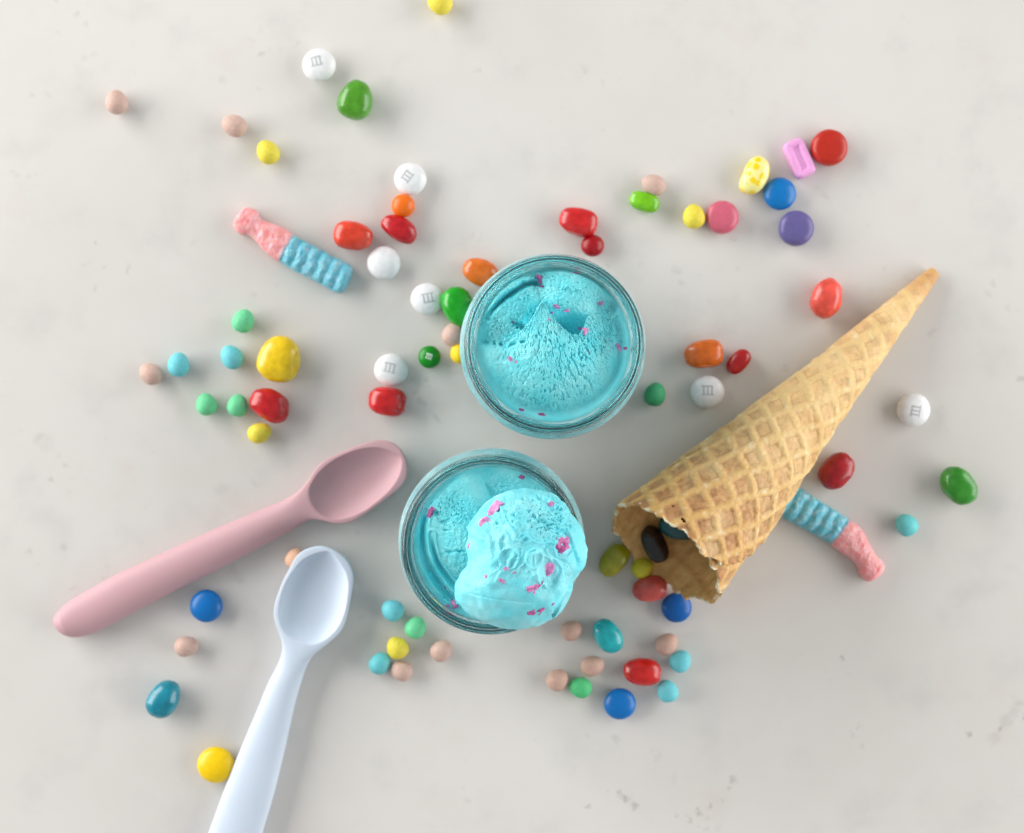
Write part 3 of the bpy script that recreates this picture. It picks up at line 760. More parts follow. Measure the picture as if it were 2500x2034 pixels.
    # colour of the bake: brown cells, golden ridges, pale thin edge
    cell = 1 - ridge
    brown = lin((188, 136, 90)); gold = lin((222, 176, 108)); pale = lin((242, 214, 160)); cream = lin((252, 240, 206))
    bakez = sstep(95, 165, S + 22 * rough)[..., None]
    cellcol = brown * bakez + lin((230, 190, 134)) * (1 - bakez)
    ridgecol = gold * bakez + lin((238, 204, 142)) * (1 - bakez)
    core = sstep(0.15, 0.75, (1 - np.maximum(fx, fy)) * 1.5 + 0.2 * rough)[..., None]
    colr = ridgecol * ridge[..., None] + (cellcol * (0.55 + 0.45 * core) + ridgecol * 0.45 * (1 - core)) * cell[..., None]
    blot = sstep(0.0, 0.7, noise3(ux * 0.09, uy * 0.09, 12.0))[..., None]
    colr = colr * (1 - 0.45 * blot) + pale * 0.45 * blot
    toast = sstep(0.1, 0.7, noise3(ux * 0.07, uy * 0.07, 52.0) + 0.15 * rough)[..., None]
    colr = colr * (1 - 0.7 * toast) + colr * np.array([0.86, 0.76, 0.62]) * 0.7 * toast
    hi = (sstep(0.25, 0.7, noise3(ux * 0.35, uy * 0.35, 15.0)) * ridge)[..., None]
    colr = colr * (1 - 0.5 * hi) + cream * 0.5 * hi
    colr = colr * (1 + 0.10 * fine[..., None])
    cid = noise3(np.floor((wx + wob) / pitch + 0.5) * 7.31 + 0.4, np.floor((wy + wob2) / pitch + 0.5) * 3.77 + 0.4, 0.5)[..., None]
    colr = colr * (1 + 0.22 * cid * cell[..., None]) * (1 - 0.22 * (groove * (1 - 0.5 * sstep(120, 150, S)))[..., None])
    rimm = (sstep(0.35, 0.9, (1 - sstep(0.2, 1.6, smax[None] - S)) * (0.5 + 1.3 * noise3(ps[None] * 8, S * 0.4, 3.0))))[..., None]
    tipb = (1 - sstep(9, 22, S))[..., None]
    colo = colr * (1 - rimm) + cream * rimm
    colo = colo * (1 - 0.5 * tipb) + lin((196, 130, 66)) * 0.5 * tipb
    coli = (lin((236, 190, 122)) * (1 - 0.45 * ridge[..., None]) + lin((208, 150, 86)) * 0.45 * ridge[..., None]) * (1 - rimm) + cream * rimm
    cols = np.clip(np.vstack([colo.reshape(-1, 3), coli.reshape(-1, 3)]), 0, 0.95)[used]
    zmin = V[:, 2].min(); V[:, 2] -= zmin
    m, nt, b_ = principled("baked_waffle")
    at = nt.nodes.new("ShaderNodeVertexColor"); at.layer_name = "Col"
    nt.links.new(at.outputs["Color"], b_.inputs["Base Color"])
    tc = nt.nodes.new("ShaderNodeTexCoord")
    setin(b_, Roughness=0.52, Subsurface_Weight=0.12, Subsurface_Scale=0.0015)
    b_.inputs["Specular IOR Level"].default_value = 0.35
    add_bump(nt, b_, tc, 1100, 0.5, 0.0005, 4.0)
    o = new_obj("waffle_cone", V, F, m, loc=(apex[0], apex[1], 0.0), cols=cols)
    tag(o, "golden brown waffle cone lying on its side, beans spilling from its mouth", "cone")
    return apex, g, al
CONE = make_cone()
def cone_floor(x, y):
    """height of the cone's inner wall under the point (mm), for beans that lie inside"""
    apex, g, al = CONE
    d = np.array([x, y]) - apex
    s = d @ g; lat = d @ np.array([-g[1], g[0]])
    r = s * math.tan(al); zc = s * math.sin(al) + 1.0
    return zc - math.sqrt(max((r - 2.6) ** 2 - lat ** 2, 0.0)), lat

# ------------------------------------------------------------------ lofted things: spoons, gummy bottles
def spline_closed(pts, n=700):
    P = np.array(pts, float); k = len(P); out = []
    per = n // k + 1
    for i in range(k):
        p0, p1, p2, p3 = P[i - 1], P[i], P[(i + 1) % k], P[(i + 2) % k]
        for t in np.arange(per) / per:
            out.append(0.5 * ((2 * p1) + (-p0 + p2) * t + (2 * p0 - 5 * p1 + 4 * p2 - p3) * t * t + (-p0 + 3 * p1 - 3 * p2 + p3) * t ** 3))
    return np.array(out)
def outline_profile(pts_mm, a, b, n):
    """pts (mm) of a closed outline, axis from a to b -> stations s, left v, right v, frame"""
    P = spline_closed(pts_mm)
    e = (b - a) / np.linalg.norm(b - a); f = np.array([-e[1], e[0]])
    s = (P - a) @ e; v = (P - a) @ f
    i0 = int(np.argmin(s)); i1 = int(np.argmax(s))
    def walk(i, j):
        return np.arange(i, j + 1 if j >= i else j + 1 + len(P)) % len(P)
    A = walk(i0, i1); B = walk(i1, i0)[::-1]
    if v[A].mean() < v[B].mean(): A, B = B, A
    smin, smax = s.min(), s.max()
    t = (1 - np.cos(np.linspace(0, math.pi, n))) / 2
    tt = 0.55 * t + 0.45 * np.linspace(0, 1, n)
    S = smin + (smax - smin) * tt
    def f1(I):
        o = np.argsort(s[I]); return np.interp(S, s[I][o], v[I][o])
    L = f1(A); R = f1(B)
    k = np.exp(-(np.arange(-4, 5) / 2.0) ** 2); k /= k.sum()
    for arr in (L, R):
        sm = np.convolve(np.pad(arr, 4, mode='edge'), k, 'valid'); arr[4:-4] = sm[4:-4]
    return S, L, R, e, f
def loft(S, L, R, e, f, a, zfun, nring=96):
    """zfun(s, v, w, c, sn) -> z; ring starts on the left edge, top side first"""
    ph = np.arange(nring) / nring * 2 * math.pi
    c = np.cos(ph)[None]; sn = np.sin(ph)[None]
    W = np.maximum((L - R) / 2, 0.02)[:, None]; C = ((L + R) / 2)[:, None]
    v = C + W * c
    s = S[:, None] * np.ones_like(v)
    z = zfun(s, v, C, W, c, sn)
    xy = a[None, None] + s[..., None] * e + v[..., None] * f
    V = np.concatenate([xy, z[..., None]], -1)
    return V, s, v
def split_build(V, cutrow, names, mats, parent, origin, cols=None):
    n, m = V.shape[:2]
    flat = V.reshape(-1, 3)
    F = [tuple(reversed(q)) for q in grid_faces(n, m)]
    N = vnormals(flat, F)
    cen = flat.mean(0)
    for (r0, r1, nm, mat) in ((0, cutrow, names[0], mats[0]), (cutrow, n - 1, names[1], mats[1])):
        sub = V[r0:r1 + 1].reshape(-1, 3) - np.array(origin)
        FF = [tuple(reversed(q)) for q in grid_faces(r1 - r0 + 1, m)]
        nn = N.reshape(n, m, 3)[r0:r1 + 1].reshape(-1, 3)
        k = r1 - r0
        if r0 == 0: FF.append(tuple(range(m)))
        if r1 == n - 1: FF.append(tuple(reversed([k * m + j for j in range(m)])))
        cc = None if cols is None else cols[r0:r1 + 1].reshape(-1, 3)
        new_obj(nm, sub, FF, mat, parent=parent, normals=nn, cols=cc)

def silicone(name, c):
    m, nt, b = principled(name)
    tc = add_noise_color(nt, b, np.array(c) * 0.975, np.minimum(np.array(c) * 1.02, 1), 40, 3)
    setin(b, Roughness=0.5, Subsurface_Weight=0.12, Subsurface_Scale=0.003)
    b.inputs["Specular IOR Level"].default_value = 0.4
    add_bump(nt, b, tc, 2600, 0.06, 0.0002)
    return m
def q6(x, y): return 100 + x / 1.679, 1000 + y / 1.679
def make_spoon(pts6, a6, b6, sbowl, smid, rim, mat, label, depth=5.6, cut=None):
    zref = 7.0
    pts = np.array([px(*q6(x, y), zref) for (x, y) in pts6])
    a = px(*q6(*a6), zref); b = px(*q6(*b6), zref)
    S, L, R, e, f = outline_profile(pts, a, b, 330)
    s1 = S.max()
    Wm = float(np.interp(smid, S, (L - R) / 2)) - rim
    def zfun(s, v, C, W, c, sn):
        k = sstep(sbowl - 18, sbowl + 6, s)
        hh = np.minimum(5.0, W * 0.85)                           # handle half height
        zc = (5.0) * (1 - k) + 8.3 * k
        ht = hh * (1 - k) + np.minimum(1.3, W * 0.5) * k
        hb = hh * (1 - k) + np.minimum(8.3, W * 1.1) * k
        et = 1.0 * (1 - k) + 0.32 * k
        eb = 1.0 * (1 - k) + 1.25 * k
        z = np.where(sn >= 0, zc + ht * np.abs(sn) ** et, zc - hb * np.abs(sn) ** eb)
        # hollow of the bowl
        u = (s - sbowl) / (s1 - rim * 1.1 - sbowl)
        wi = np.maximum(W - rim, 0.05)
        half = 2 * u - 1
        smidu = 2 * (smid - sbowl) / (s1 - rim * 1.1 - sbowl) - 1
        back = np.where(s < smid, np.abs((s - smid) / (smid - sbowl)) ** 2.3, np.abs((s - smid) / (s1 - rim * 1.1 - smid)) ** 3.0)
        lat = np.where(s < smid, np.abs((v - C) / Wm) ** 2.3, np.abs((v - C) / wi) ** 2.3)
        rho2 = back + lat
        rec = np.clip(1 - rho2, 0, 1) ** 0.74
        rec = np.where((sn >= 0) & (s > sbowl) & (s < s1), rec, 0)
        return z - depth * rec
    V, s, v = loft(S, L, R, e, f, a, zfun, 128)
    V[..., 2] -= V[..., 2].min()
    org = np.array([V[..., 0].mean(), V[..., 1].mean(), 0.0])
    sp = empty("spoon", org)
    crow = int(np.searchsorted(S, sbowl - 10))
    split_build(V, crow, ("handle", "bowl"), (mat, mat), sp, org)
    tag(sp, label, "spoon", "soft baby spoons")
    return sp
pink_pts = [(45,868),(70,825),(115,785),(200,735),(300,680),(450,610),(600,540),(750,473),(900,410),(985,375),(1040,345),(1072,318),(1100,285),(1130,240),(1165,208),(1215,182),(1300,147),(1380,126),(1440,135),(1480,170),(1502,225),
            (1500,280),(1470,322),(1400,378),(1330,428),(1275,459),(1220,467),(1160,455),(1120,449),(1090,457),(1040,487),(960,530),(850,590),(700,668),(550,742),(400,820),(280,885),(200,922),(130,936),(75,918)]
make_spoon(pink_pts, (50, 905), (1497, 215), 115.0, 133.0, 1.5, silicone("pink_silicone", lin((206, 165, 171))), "dusty pink silicone spoon lying diagonally left of the lower jar")
white_pts = [(1155,558),(1090,570),(1050,600),(1022,648),(990,712),(966,780),(957,830),(965,878),(984,930),(990,985),(968,1048),(930,1120),(880,1240),(820,1382),(760,1530),(690,1720),(620,1910),(580,2010),(575,2060),(600,2100),(650,2122),(720,2115),(775,2080),(810,2020),
             (850,1920),(905,1740),(955,1570),(1000,1385),(1038,1215),(1068,1110),(1092,1045),(1122,1002),(1178,957),(1228,910),(1252,860),(1270,780),(1283,700),(1277,655),(1250,608),(1205,574)]
make_spoon(white_pts, (668, 2110), (1160, 560), 119.0, 136.0, 1.5, silicone("white_silicone", (0.64, 0.73, 0.845)), "bluish white silicone spoon whose handle runs out of the bottom edge")

def gummy_mat(name):
    """translucent jelly under a crust of sugar; colour runs from pink to blue along the bottle"""
    m, nt, b = principled(name)
    N = nt.nodes; L = nt.links
    tc = N.new("ShaderNodeTexCoord")
    at = N.new("ShaderNodeVertexColor"); at.layer_name = "Col"
    vo = N.new("ShaderNodeTexVoronoi"); vo.inputs["Scale"].default_value = 1500
    L.new(tc.outputs["Object"], vo.inputs["Vector"])
    nz = N.new("ShaderNodeTexNoise"); nz.inputs["Scale"].default_value = 420; nz.inputs["Detail"].default_value = 4; nz.inputs["Roughness"].default_value = 0.65
    L.new(tc.outputs["Object"], nz.inputs["Vector"])
    rg = N.new("ShaderNodeMapRange"); rg.interpolation_type = 'SMOOTHSTEP'
    for k, v in zip((1, 2, 3, 4), (0.42, 0.74, 0.05, 0.38)): rg.inputs[k].default_value = v
    L.new(nz.outputs["Fac"], rg.inputs[0])
    mx = N.new("ShaderNodeMix"); mx.data_type = 'RGBA'
    L.new(rg.outputs[0], mx.inputs[0]); L.new(at.outputs["Color"], mx.inputs[6]); mx.inputs[7].default_value = (0.90, 0.90, 0.92, 1)
    L.new(mx.outputs[2], b.inputs["Base Color"])
    setin(b, Roughness=0.40, Subsurface_Weight=0.8, Subsurface_Scale=0.004)
    bp = N.new("ShaderNodeBump"); bp.inputs["Strength"].default_value = 0.5; bp.inputs["Distance"].default_value = 0.0004
    L.new(vo.outputs["Distance"], bp.inputs["Height"]); L.new(bp.outputs["Normal"], b.inputs["Normal"])
    return m
GUM = gummy_mat("sugared_gummy")
def make_gummy(pts, conv, a_, b_, ssplit, label, seed, nr):
    zref = 3.0
    P = np.array([px(*conv(x, y), zref) for (x, y) in pts])
    a = px(*conv(*a_), zref); b = px(*conv(*b_), zref)
    S, L, R, e, f = outline_profile(P, a, b, 260)
    s1 = S.max()
    def zfun(s, v, C, W, c, sn):
        hh = np.minimum(4.6, W * 0.95)
        z = np.where(sn >= 0, 2.6 + hh * np.abs(sn) ** 0.72, 2.6 - np.minimum(2.6, W * 0.6) * np.abs(sn) ** 0.35)
        body = sstep(ssplit, ssplit + 1.0, s) * sstep(0, 2.0, s1 - s)
        t = (s - ssplit) / (s1 - ssplit)
        half = np.tanh((v - C) / 1.2) * 0.10
        wave = np.abs(np.sin((t * nr + half + 0.12 * noise3(s * 0.3, v * 0.3, seed)) * math.pi)) ** 1.2
        z = z + np.where(sn > 0.1, body * (wave - 0.5) * 0.85 * np.clip(sn * 1.6, 0, 1), 0)
        z = z + np.where(sn > 0.0, 0.24 * fbm(s * 0.55, v * 0.55, seed + 1.0, 3) * sn, 0)
        z = z + np.where((sn > 0.0) & (body < 0.5), 0.3 * noise3(s * 0.3, v * 0.3, seed + 7) * sn, 0)
        return z
    V, s, v = loft(S, L, R, e, f, a, zfun, 110)
    gr = 0.10 * fbm(s * 2.2, V[..., 2] * 2.2, v * 2.2, 2)
    V[..., :2] += gr[..., None] * f
    V[..., 2] = np.maximum(V[..., 2] - V[..., 2].min(), 0)
    org = np.array([V[..., 0].mean(), V[..., 1].mean(), 0.0])
    o = empty("gummy_bottle", org)
    crow = int(np.searchsorted(S, ssplit))
    tt = sstep(ssplit - 0.9, ssplit + 0.9, s + 0.7 * noise3(v * 0.5, s * 0.5, seed))[..., None]
    wp = (0.5 + 0.5 * noise3(s * 0.25, v * 0.25, seed + 4))[..., None]
    pinkc = lin((240, 138, 138)) * wp + lin((250, 186, 188)) * (1 - wp)
    bluec = lin((60, 176, 200)) * wp + lin((110, 204, 222)) * (1 - wp)
    split_build(V, crow, ("bottle_neck", "bottle_body"), (GUM, GUM), o, org, cols=pinkc * (1 - tt) + bluec * tt)
    tag(o, label, "gummy", "sugared gummy bottles")
g1 = [(178,400),(200,330),(250,260),(310,195),(380,155),(450,170),(530,222),(550,290),(610,338),(700,378),(790,405),(880,440),(980,505),(1070,570),(1150,618),(1300,692),(1500,792),(1650,880),(1790,945),(1880,1010),(1900,1080),
      (1850,1230),(1790,1340),(1735,1392),(1660,1385),(1600,1360),(1440,1265),(1200,1140),(1040,1065),(900,975),(780,910),(690,845),(600,770),(530,680),(450,600),(375,553),(300,553),(215,495)]
make_gummy(g1, lambda x, y: (540 + x / 5.928, 480 + y / 5.928), (260, 330), (1810, 1220), 22.3, "pink and blue sugared gummy bottle lying left of the red beans", 3.0, 6)
g2 = [(1440,1545),(1380,1515),(1330,1450),(1305,1380),(1270,1310),(1200,1250),(1100,1180),(1000,1105),(900,1020),(780,960),(640,880),(480,800),(340,725),(250,660),(215,600),(255,500),(330,400),(420,320),(490,310),(580,350),(720,440),(880,540),(1040,640),(1190,735),
      (1300,810),(1385,915),(1440,1030),(1500,1140),(1545,1215),(1610,1265),(1648,1330),(1640,1400),(1590,1470),(1520,1520)]
make_gummy(g2, lambda x, y: (1850 + x / 5.335, 1130 + y / 5.335), (1520, 1470), (320, 520), 22.0, "pink and blue sugared gummy bottle half hidden under the waffle cone", 13.0, 6)

# ------------------------------------------------------------------ sweets
LETTER_GREY = principled("grey_print")[0]
LETTER_GREY.node_tree.nodes["Principled BSDF"].inputs["Base Color"].default_value = (0.50, 0.51, 0.52, 1)
LETTER_GREY.node_tree.nodes["Principled BSDF"].inputs["Roughness"].default_value = 0.5
LETTER_WHITE = principled("white_print")[0]
LETTER_WHITE.node_tree.nodes["Principled BSDF"].inputs["Base Color"].default_value = (0.75, 0.82, 0.75, 1)

def sweet_shape(d, L, W, H, p, taper, bend, lump, seed):
    """unit directions -> points, mm, long axis on x"""
    n = (np.abs(d) ** p).sum(1) ** (1.0 / p)
    q = d / n[:, None]
    k = 1 + lump * fbm(d[:, 0] * 1.15 + seed, d[:, 1] * 1.15 + seed * 0.7, d[:, 2] * 1.15, 2)
    q = q * k[:, None]
    x, y, z = q.T
    s = 1 + taper * x
    y2 = y * s + bend * (x * x - 0.35); z2 = z * (1 + taper * 0.6 * x)
    return np.stack([x * L / 2, y2 * W / 2, z2 * H / 2], -1)

def letter_quads():
    """slab-serif lower-case m in a unit box, as small quads"""
    boxes = [(-.42, -.40, -.28, .30), (-.07, -.40, .07, .30), (.28, -.40, .42, .30), (-.54, .24, .40, .40), (-.54, -.46, -.18, -.36), (-.17, -.46, .17, -.36), (.18, -.46, .54, -.36), (.30, .12, .46, .34)]
    V = []; F = []
    for (x0, y0, x1, y1) in boxes:
        nx = max(2, int((x1 - x0) / 0.07)); ny = max(2, int((y1 - y0) / 0.07))
        o = len(V)
        for j in range(ny + 1):
            for i in range(nx + 1):
                V.append((x0 + (x1 - x0) * i / nx, y0 + (y1 - y0) * j / ny))
        for j in range(ny):
            for i in range(nx):
                F.append((o + j * (nx + 1) + i, o + j * (nx + 1) + i + 1, o + (j + 1) * (nx + 1) + i + 1, o + (j + 1) * (nx + 1) + i))
    return np.array(V), F
LQ = letter_quads()
VS = 2500.0 / 2134.0
_seed = [0]
def sweet(kind, vx, vy, L, W, ang, rgb, label, taper=None, bend=0.0, p=None, H=None, lump=None, letter=None, lift=None, name=None, roll=0.0, flat=None):
    """vx, vy, L, W in pixels of the 2134-wide view; ang: long axis in the picture, clockwise"""
    _seed[0] += 1; sd = _seed[0] * 2.37
    k = VS / PXMM
    Lm, Wm = L * k, W * k
    if kind == 'egg':
        taper = 0.13 if taper is None else taper; p = p or 2.05; H = H or 0.97 * Wm; lump = 0.028 if lump is None else lump
        nm, cat, grp = "candy_egg", "candy", "pastel candy eggs"
    elif kind == 'shell':
        taper = 0.0 if taper is None else taper; p = p or 2.0; H = H or 0.54 * Wm; lump = 0.014 if lump is None else lump
        nm, cat, grp = "chocolate_button", "candy", "sugar-shelled chocolate buttons"
    else:
        taper = 0.06 if taper is None else taper; p = p or 2.3; H = H or 0.86 * Wm; lump = 0.05 if lump is None else lump
        nm, cat, grp = "jelly_bean", "jelly bean", "glossy jelly beans"
    if name: nm = name
    pos = px(vx * VS, vy * VS, H / 2 if lift is None else lift + H / 2)
    d, f = ICO4
    V = sweet_shape(d, Lm, Wm, H, p, taper, bend, lump, sd)
    if flat:                      # flattened top and bottom of a pressed disc
        V[:, 2] = np.sign(V[:, 2]) * H / 2 * np.tanh(np.abs(V[:, 2]) / (H / 2) * flat) / math.tanh(flat)
    zmin = V[:, 2].min(); V[:, 2] -= zmin
    z0 = 0.0 if lift is None else lift
    mat = candy_mat('bean' if kind == 'bean' else kind, rgb) if kind != 'tablet' else candy_mat('tablet', rgb)
    o = new_obj(nm, V, f, mat, loc=(pos[0], pos[1], z0), rot=(0, 0, math.radians(-ang)))
    tag(o, label, cat, grp)
    if letter:
        lx, ly, size, rot, lmat = letter
        q, F = LQ
        a = math.radians(-rot + ang); ca, sa = math.cos(a), math.sin(a)
        q = q * size * k
        X = q[:, 0] * ca - q[:, 1] * sa; Y = q[:, 0] * sa + q[:, 1] * ca
        b = math.radians(ang)
        ox, oy = lx * k, -ly * k
        X = X + ox * math.cos(b) - oy * math.sin(b); Y = Y + ox * math.sin(b) + oy * math.cos(b)
        dx = X / (Lm / 2); dy = Y / (Wm / 2)
        dz = np.maximum(1 - np.abs(dx) ** p - np.abs(dy) ** p, 0.02) ** (1 / p)
        dd = np.stack([dx, dy, dz], -1); dd /= np.linalg.norm(dd, axis=1)[:, None]
        LV = sweet_shape(dd, Lm, Wm, H, p, taper, bend, lump, sd); LV[:, 2] -= zmin; LV[:, 2] += 0.035
        new_obj("printed_letter", LV, F, lmat, parent=o)
    return o

PEACH = (208, 176, 163); YEL = (232, 216, 74); MINT = (112, 214, 156); SKY = (112, 206, 216); WHITE = (236, 237, 238); BLUE = (0, 112, 190)
G = LETTER_GREY
# pastel eggs (the narrow end lies towards -x, so ang points from narrow to wide end)
for (x, y, l, w, a, c, lab) in [
    (243, 213, 51, 45, 75, PEACH, "peach candy egg alone at the far upper left of the counter"),
    (488, 262, 53, 44, 22, PEACH, "peach candy egg just up and left of a yellow egg, below the white m button"),
    (558, 317, 52, 45, 60, YEL, "yellow candy egg above the gummy bottle, beside a peach egg"),
    (917, 5, 52, 49, 20, YEL, "yellow candy egg cut off by the top edge of the picture"),
    (945, 697, 51, 46, 105, PEACH, "peach candy egg touching the green bean at the left side of the upper jar"),
    (960, 735, 46, 43, 80, (246, 212, 40), "yellow candy egg mostly hidden behind the left side of the upper jar"),
    (507, 669, 50, 44, 110, MINT, "mint green candy egg highest of the three mint eggs at left"),
    (372, 760, 51, 44, 95, SKY, "sky blue candy egg right beside the peach egg at far left"),
    (483, 744, 52, 44, 55, SKY, "sky blue candy egg between the highest mint egg and the lumpy yellow bean"),
    (314, 779, 50, 43, 35, PEACH, "peach candy egg at far left beside a sky blue egg"),
    (430, 843, 47, 42, 80, MINT, "mint green candy egg standing alone left of another mint egg"),
    (495, 845, 47, 42, 100, MINT, "mint green candy egg touching the dented red bean"),
    (541, 902, 50, 42, 158, YEL, "yellow candy egg just above the pink spoon, below the dented red bean"),
    (389, 1347, 50, 42, 172, PEACH, "peach candy egg between the pink spoon and the teal bean"),
    (615, 1163, 44, 38, 120, (236, 190, 160), "peach candy egg peeking out behind the tip of the white spoon"),
    (818, 1272, 47, 44, 30, SKY, "sky blue candy egg beside the lower left edge of the lower jar"),
    (866, 1308, 47, 43, 115, MINT, "mint green candy egg between a sky blue egg and the lower jar"),
    (828, 1350, 48, 44, 60, YEL, "yellow candy egg on top of the small pile of three below the lower jar"),
    (792, 1382, 48, 42, 125, (104, 198, 204), "sky blue candy egg at the left of the pile of three below the lower jar"),
    (836, 1398, 47, 40, 25, PEACH, "peach candy egg at the bottom of the pile of three below the lower jar"),
    (920, 1356, 48, 42, 140, PEACH, "peach candy egg alone below the lower jar, right of the pile of three"),
    (1191, 1314, 46, 40, 155, (204, 168, 152), "peach candy egg left of the turquoise bean, right below the lower jar"),
    (1390, 1342, 49, 42, 138, (204, 168, 152), "peach candy egg touching a sky blue egg at the right of the lower group"),
    (1418, 1378, 48, 43, 120, SKY, "sky blue candy egg touching a peach egg at the right of the lower group"),
    (1391, 1440, 48, 42, 70, SKY, "sky blue candy egg touching the lower right end of the red bean"),
    (1235, 1388, 50, 42, 162, (204, 168, 152), "peach candy egg left of the red bean in the lower group"),
    (1162, 1417, 47, 43, 130, (204, 168, 152), "peach candy egg touching a green egg at the lower left of the lower group"),
    (1209, 1433, 49, 42, 12, (84, 198, 128), "green candy egg touching a peach egg in the lower group"),
    (1339, 1184, 46, 42, 150, (214, 206, 60), "yellow candy egg between the olive bean and the coral bean at the cone mouth"),
    (1362, 385, 51, 42, 24, PEACH, "peach candy egg touching the lime green bean at upper right"),
    (1446, 451, 51, 45, 85, YEL, "yellow candy egg touching the pink button at upper right"),
    (1365, 822, 50, 44, 108, (70, 172, 118), "jade green candy egg right of the upper jar"),
    (1889, 1094, 48, 44, 50, (108, 206, 208), "sky blue candy egg at far right below the green bean"),
]:
    sweet('egg', x, y, l, w, a, c, lab)

# round sugar-shelled buttons
sweet('shell', 665, 136, 69, 69, 0, WHITE, "white button printed m above the green bean at upper left", letter=(-4, -6, 24, -13, G))
sweet('shell', 855, 373, 68, 66, 60, WHITE, "white button printed with a tilted m above the small orange ball", letter=(-6, -4, 23, -52, G), lump=0.03)
sweet('shell', 800, 548, 70, 68, 80, WHITE, "plain white button with no letter right of the gummy bottle", lump=0.03)
sweet('shell', 890, 623, 68, 66, 0, WHITE, "white button printed with an upside-down m beside the bright green bean", letter=(3, 0, 24, 168, G), lump=0.025)
sweet('shell', 815, 771, 70, 68, 0, WHITE, "white button printed m resting against a red bean", letter=(-1, -5, 24, 12, G))
sweet('shell', 1474, 817, 70, 69, 0, WHITE, "white button printed with an upright m below the orange bean at right", letter=(-1, -4, 24, 0, G))
sweet('shell', 1904, 854, 69, 69, 0, WHITE, "white button printed with a sideways m right of the waffle cone", letter=(-1, 2, 23, -80, G))
sweet('shell', 430, 1263, 68, 68, 0, BLUE, "blue button between the pink spoon handle and the white spoon")
sweet('shell', 450, 1594, 77, 75, 0, (250, 208, 0), "large yellow button touching the white spoon handle")
sweet('shell', 1292, 1467, 67, 65, 0, BLUE, "blue button at the bottom of the group below the red bean")
sweet('shell', 1410, 1266, 63, 63, 0, (0, 92, 172), "blue button touching the coral bean just below the cone mouth")
sweet('shell', 1625, 404, 68, 68, 0, (0, 116, 190), "blue button between the spotted yellow bean and the purple button")
sweet('shell', 1659, 476, 74, 74, 0, (102, 94, 150), "purple button below a blue button at upper right", flat=1.3)
sweet('shell', 1728, 308, 77, 76, 0, (188, 42, 26), "large brick red disc touching the pink tablet at upper right", flat=1.5)
sweet('shell', 1505, 453, 69, 69, 0, (208, 98, 120), "rose pink button touching a yellow egg at upper right", flat=1.1)
sweet('shell', 840, 429, 49, 49, 0, (240, 112, 18), "small orange ball between a white button and a dark red bean", H=7.6, p=2.0, name="candy_ball")
sweet('shell', 1235, 512, 48, 46, 0, (160, 8, 22), "small dark red ball touching a red bean above the upper jar", H=7.4, p=2.0, name="candy_ball")
sweet('shell', 895, 744, 47, 47, 0, (0, 138, 20), "small green button with a tiny white print left of the upper jar", H=6.0, letter=(0, -1, 13, 20, LETTER_WHITE))

# jelly beans
for (x, y, l, w, a, c, lab, kw) in [
    (741, 208, 82, 70, -75, (76, 152, 22), "grass green bean with a narrow tip below the white button at upper left", dict(taper=-0.22, lump=0.06)),
    (832, 477, 80, 49, 30, (192, 0, 18), "crimson bean touching the small orange ball", dict(bend=-0.10, p=2.2)),
    (736, 492, 82, 59, 7, (226, 62, 32), "vermilion bean between the gummy bottle and the crimson bean", dict(taper=-0.10)),
    (1001, 567, 76, 56, 22, (226, 112, 20), "orange bean partly hidden behind the upper left of the upper jar", {}),
    (956, 640, 86, 66, 62, (0, 168, 18), "bright green bean touching the left side of the upper jar", dict(taper=-0.10)),
    (807, 837, 80, 61, 8, (208, 18, 22), "red bean directly beneath a white button left of the jars", dict(p=2.4)),
    (582, 748, 96, 87, -78, (246, 206, 0), "large lumpy bright yellow bean at left", dict(taper=-0.14, lump=0.03, H=11.5)),
    (562, 844, 86, 62, 30, (200, 8, 18), "dented red bean touching a mint egg at left", dict(taper=0.06, lump=0.07, bend=-0.10)),
    (341, 1457, 82, 62, -58, (0, 138, 160), "dark teal bean at lower left below the peach egg", dict(taper=-0.10)),
    (1267, 1325, 76, 54, 58, (12, 182, 188), "turquoise bean right of the lower jar's base", dict(p=2.2)),
    (1338, 1400, 79, 57, 6, (206, 22, 14), "red bean in the middle of the lower group", dict(p=2.3, lump=0.03)),
    (1354, 1227, 72, 53, -14, (216, 88, 78), "coral bean touching a blue button at the cone mouth", {}),
    (1279, 1168, 76, 50, -52, (164, 162, 12), "olive yellow bean left of the cone mouth", dict(p=2.5)),
    (1205, 462, 80, 56, 17, (206, 20, 22), "red bean touching the small dark red ball above the upper jar", dict(taper=0.10, p=2.6)),
    (1343, 421, 63, 40, 18, (122, 202, 6), "small lime green bean touching a peach egg at upper right", dict(p=2.6, lump=0.02, taper=0.0)),
    (1723, 621, 84, 63, -74, (240, 86, 70), "salmon red bean above the narrow part of the waffle cone", dict(taper=-0.05, lump=0.07)),
    (1467, 738, 82, 58, -8, (222, 104, 8), "orange bean above a white button right of the upper jar", dict(taper=0.08, p=2.6)),
    (1539, 754, 59, 38, -47, (190, 8, 12), "small red bean between the orange bean and the waffle cone", dict(p=2.5, lump=0.02, taper=0.0)),
    (1743, 982, 82, 62, -48, (168, 0, 14), "deep red bean on the right of the waffle cone above the gummy bottle", dict(taper=0.0, p=2.5)),
    (1997, 1012, 86, 64, 48, (46, 142, 30), "green bean farthest right on the counter", dict(lump=0.07)),
]:
    sweet('bean', x, y, l, w, a, c, lab, **kw)
sb = sweet('bean', 1573, 366, 83, 53, -64, (244, 236, 132), "pale yellow bean with darker yellow spots touching a blue button", bend=0.14, taper=0.0, lump=0.03)
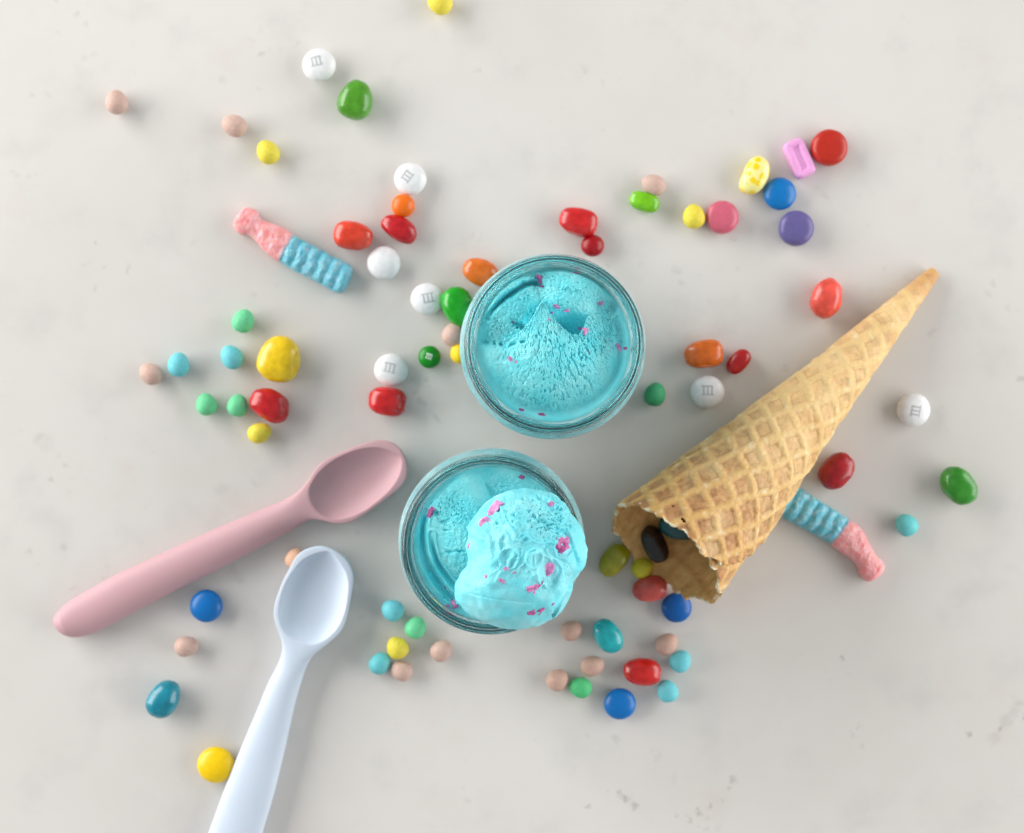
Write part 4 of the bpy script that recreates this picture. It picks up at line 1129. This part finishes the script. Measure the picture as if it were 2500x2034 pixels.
def spotted():
    m, nt, b = principled("spotted_yellow")
    N = nt.nodes; L = nt.links
    tc = N.new("ShaderNodeTexCoord")
    wn = N.new("ShaderNodeTexNoise"); wn.inputs["Scale"].default_value = 420
    L.new(tc.outputs["Object"], wn.inputs["Vector"])
    mx = N.new("ShaderNodeMix"); mx.data_type = 'VECTOR'; mx.inputs[0].default_value = 0.0018
    L.new(tc.outputs["Object"], mx.inputs[4]); L.new(wn.outputs["Color"], mx.inputs[5])
    vo = N.new("ShaderNodeTexVoronoi"); vo.inputs["Scale"].default_value = 270
    L.new(mx.outputs[1], vo.inputs["Vector"])
    rp = N.new("ShaderNodeValToRGB")
    rp.color_ramp.elements[0].position = 0.40; rp.color_ramp.elements[0].color = (*lin((246, 214, 0)), 1)
    rp.color_ramp.elements[1].position = 0.47; rp.color_ramp.elements[1].color = (*lin((246, 240, 150)), 1)
    L.new(vo.outputs["Distance"], rp.inputs["Fac"]); L.new(rp.outputs["Color"], b.inputs["Base Color"])
    setin(b, Roughness=0.25)
    b.inputs["Coat Weight"].default_value = 0.4; b.inputs["Coat Roughness"].default_value = 0.12
    return m
sb.data.materials[0] = spotted()
# the two beans inside the cone
for (x, y, l, w, a, c, lab, kw, dz) in [
    (1364, 1134, 80, 48, 66, (26, 10, 14), "nearly black bean lying inside the mouth of the waffle cone", dict(p=2.5, taper=0.03, bend=0.06, lump=0.03), 0.4),
    (1414, 1098, 84, 52, 12, (0, 92, 100), "dark teal bean deep inside the mouth of the waffle cone", dict(p=2.2, taper=0.0, lump=0.03), 0.6)]:
    w_mm = w * VS / PXMM
    p = px(x * VS, y * VS, 10.0)
    fl, lat = cone_floor(p[0], p[1])
    sweet('bean', x, y, l, w, a, c, lab, lift=max(fl, 0) + dz, **kw)

# pink rectangular tablet with a sunk middle
def make_tablet():
    k = VS / PXMM
    Lm, Wm, H = 80 * k, 44 * k, 6.0
    n = 90; m = 60
    x = np.linspace(-1, 1, n); y = np.linspace(-1, 1, m)
    # superelliptic rings: polar map of a rounded rectangle
    nth, nr = 120, 44
    th = np.arange(nth) / nth * 2 * math.pi
    e = 5.0
    V = []
    bx = np.sign(np.cos(th)) * np.abs(np.cos(th)) ** (2 / e) * Lm / 2
    by = np.sign(np.sin(th)) * np.abs(np.sin(th)) ** (2 / e) * Wm / 2
    ins = [0.6, 0.25, 0.0, 0.0, 0.25, 0.6]
    zz = [0.0, 0.25, 0.9, H - 1.0, H - 0.3, H]
    for i_, z in zip(ins, zz):
        kx = (Lm / 2 - i_) / (Lm / 2); ky = (Wm / 2 - i_) / (Wm / 2)
        V.append(np.stack([bx * kx, by * ky, np.full(nth, z)], -1))
    for q in np.linspace(0.0, 1.0, nr)[1:-1]:
        kk = 1 - q
        X = bx * kk * (Lm / 2 - 0.6) / (Lm / 2); Y = by * kk * (Wm / 2 - 0.6) / (Wm / 2)
        d = np.minimum(Lm / 2 - np.abs(X), Wm / 2 - np.abs(Y))
        Z = H + 0.15 * sstep(0.4, 1.4, d) - 1.0 * sstep(2.1, 3.3, d)
        V.append(np.stack([X, Y, Z], -1))
    V = np.concatenate(V); rows = len(V) // nth
    F = [tuple(f) for f in grid_faces(rows, nth)]
    a = len(V); V = np.vstack([V, [0, 0, V[-1, 2]], [0, 0, 0.0]])
    for j in range(nth):
        F.append((a, (rows - 1) * nth + j, (rows - 1) * nth + (j + 1) % nth)); F.append((a + 1, (j + 1) % nth, j))
    p = px(1665 * VS, 331 * VS, H / 2)
    o = new_obj("candy_tablet", V, F, candy_mat('tablet', (238, 168, 222)), loc=(p[0], p[1], 0), rot=(0, 0, math.radians(-66)))
    tag(o, "pink rectangular tablet with a sunken middle beside the large red disc", "candy")
make_tablet()
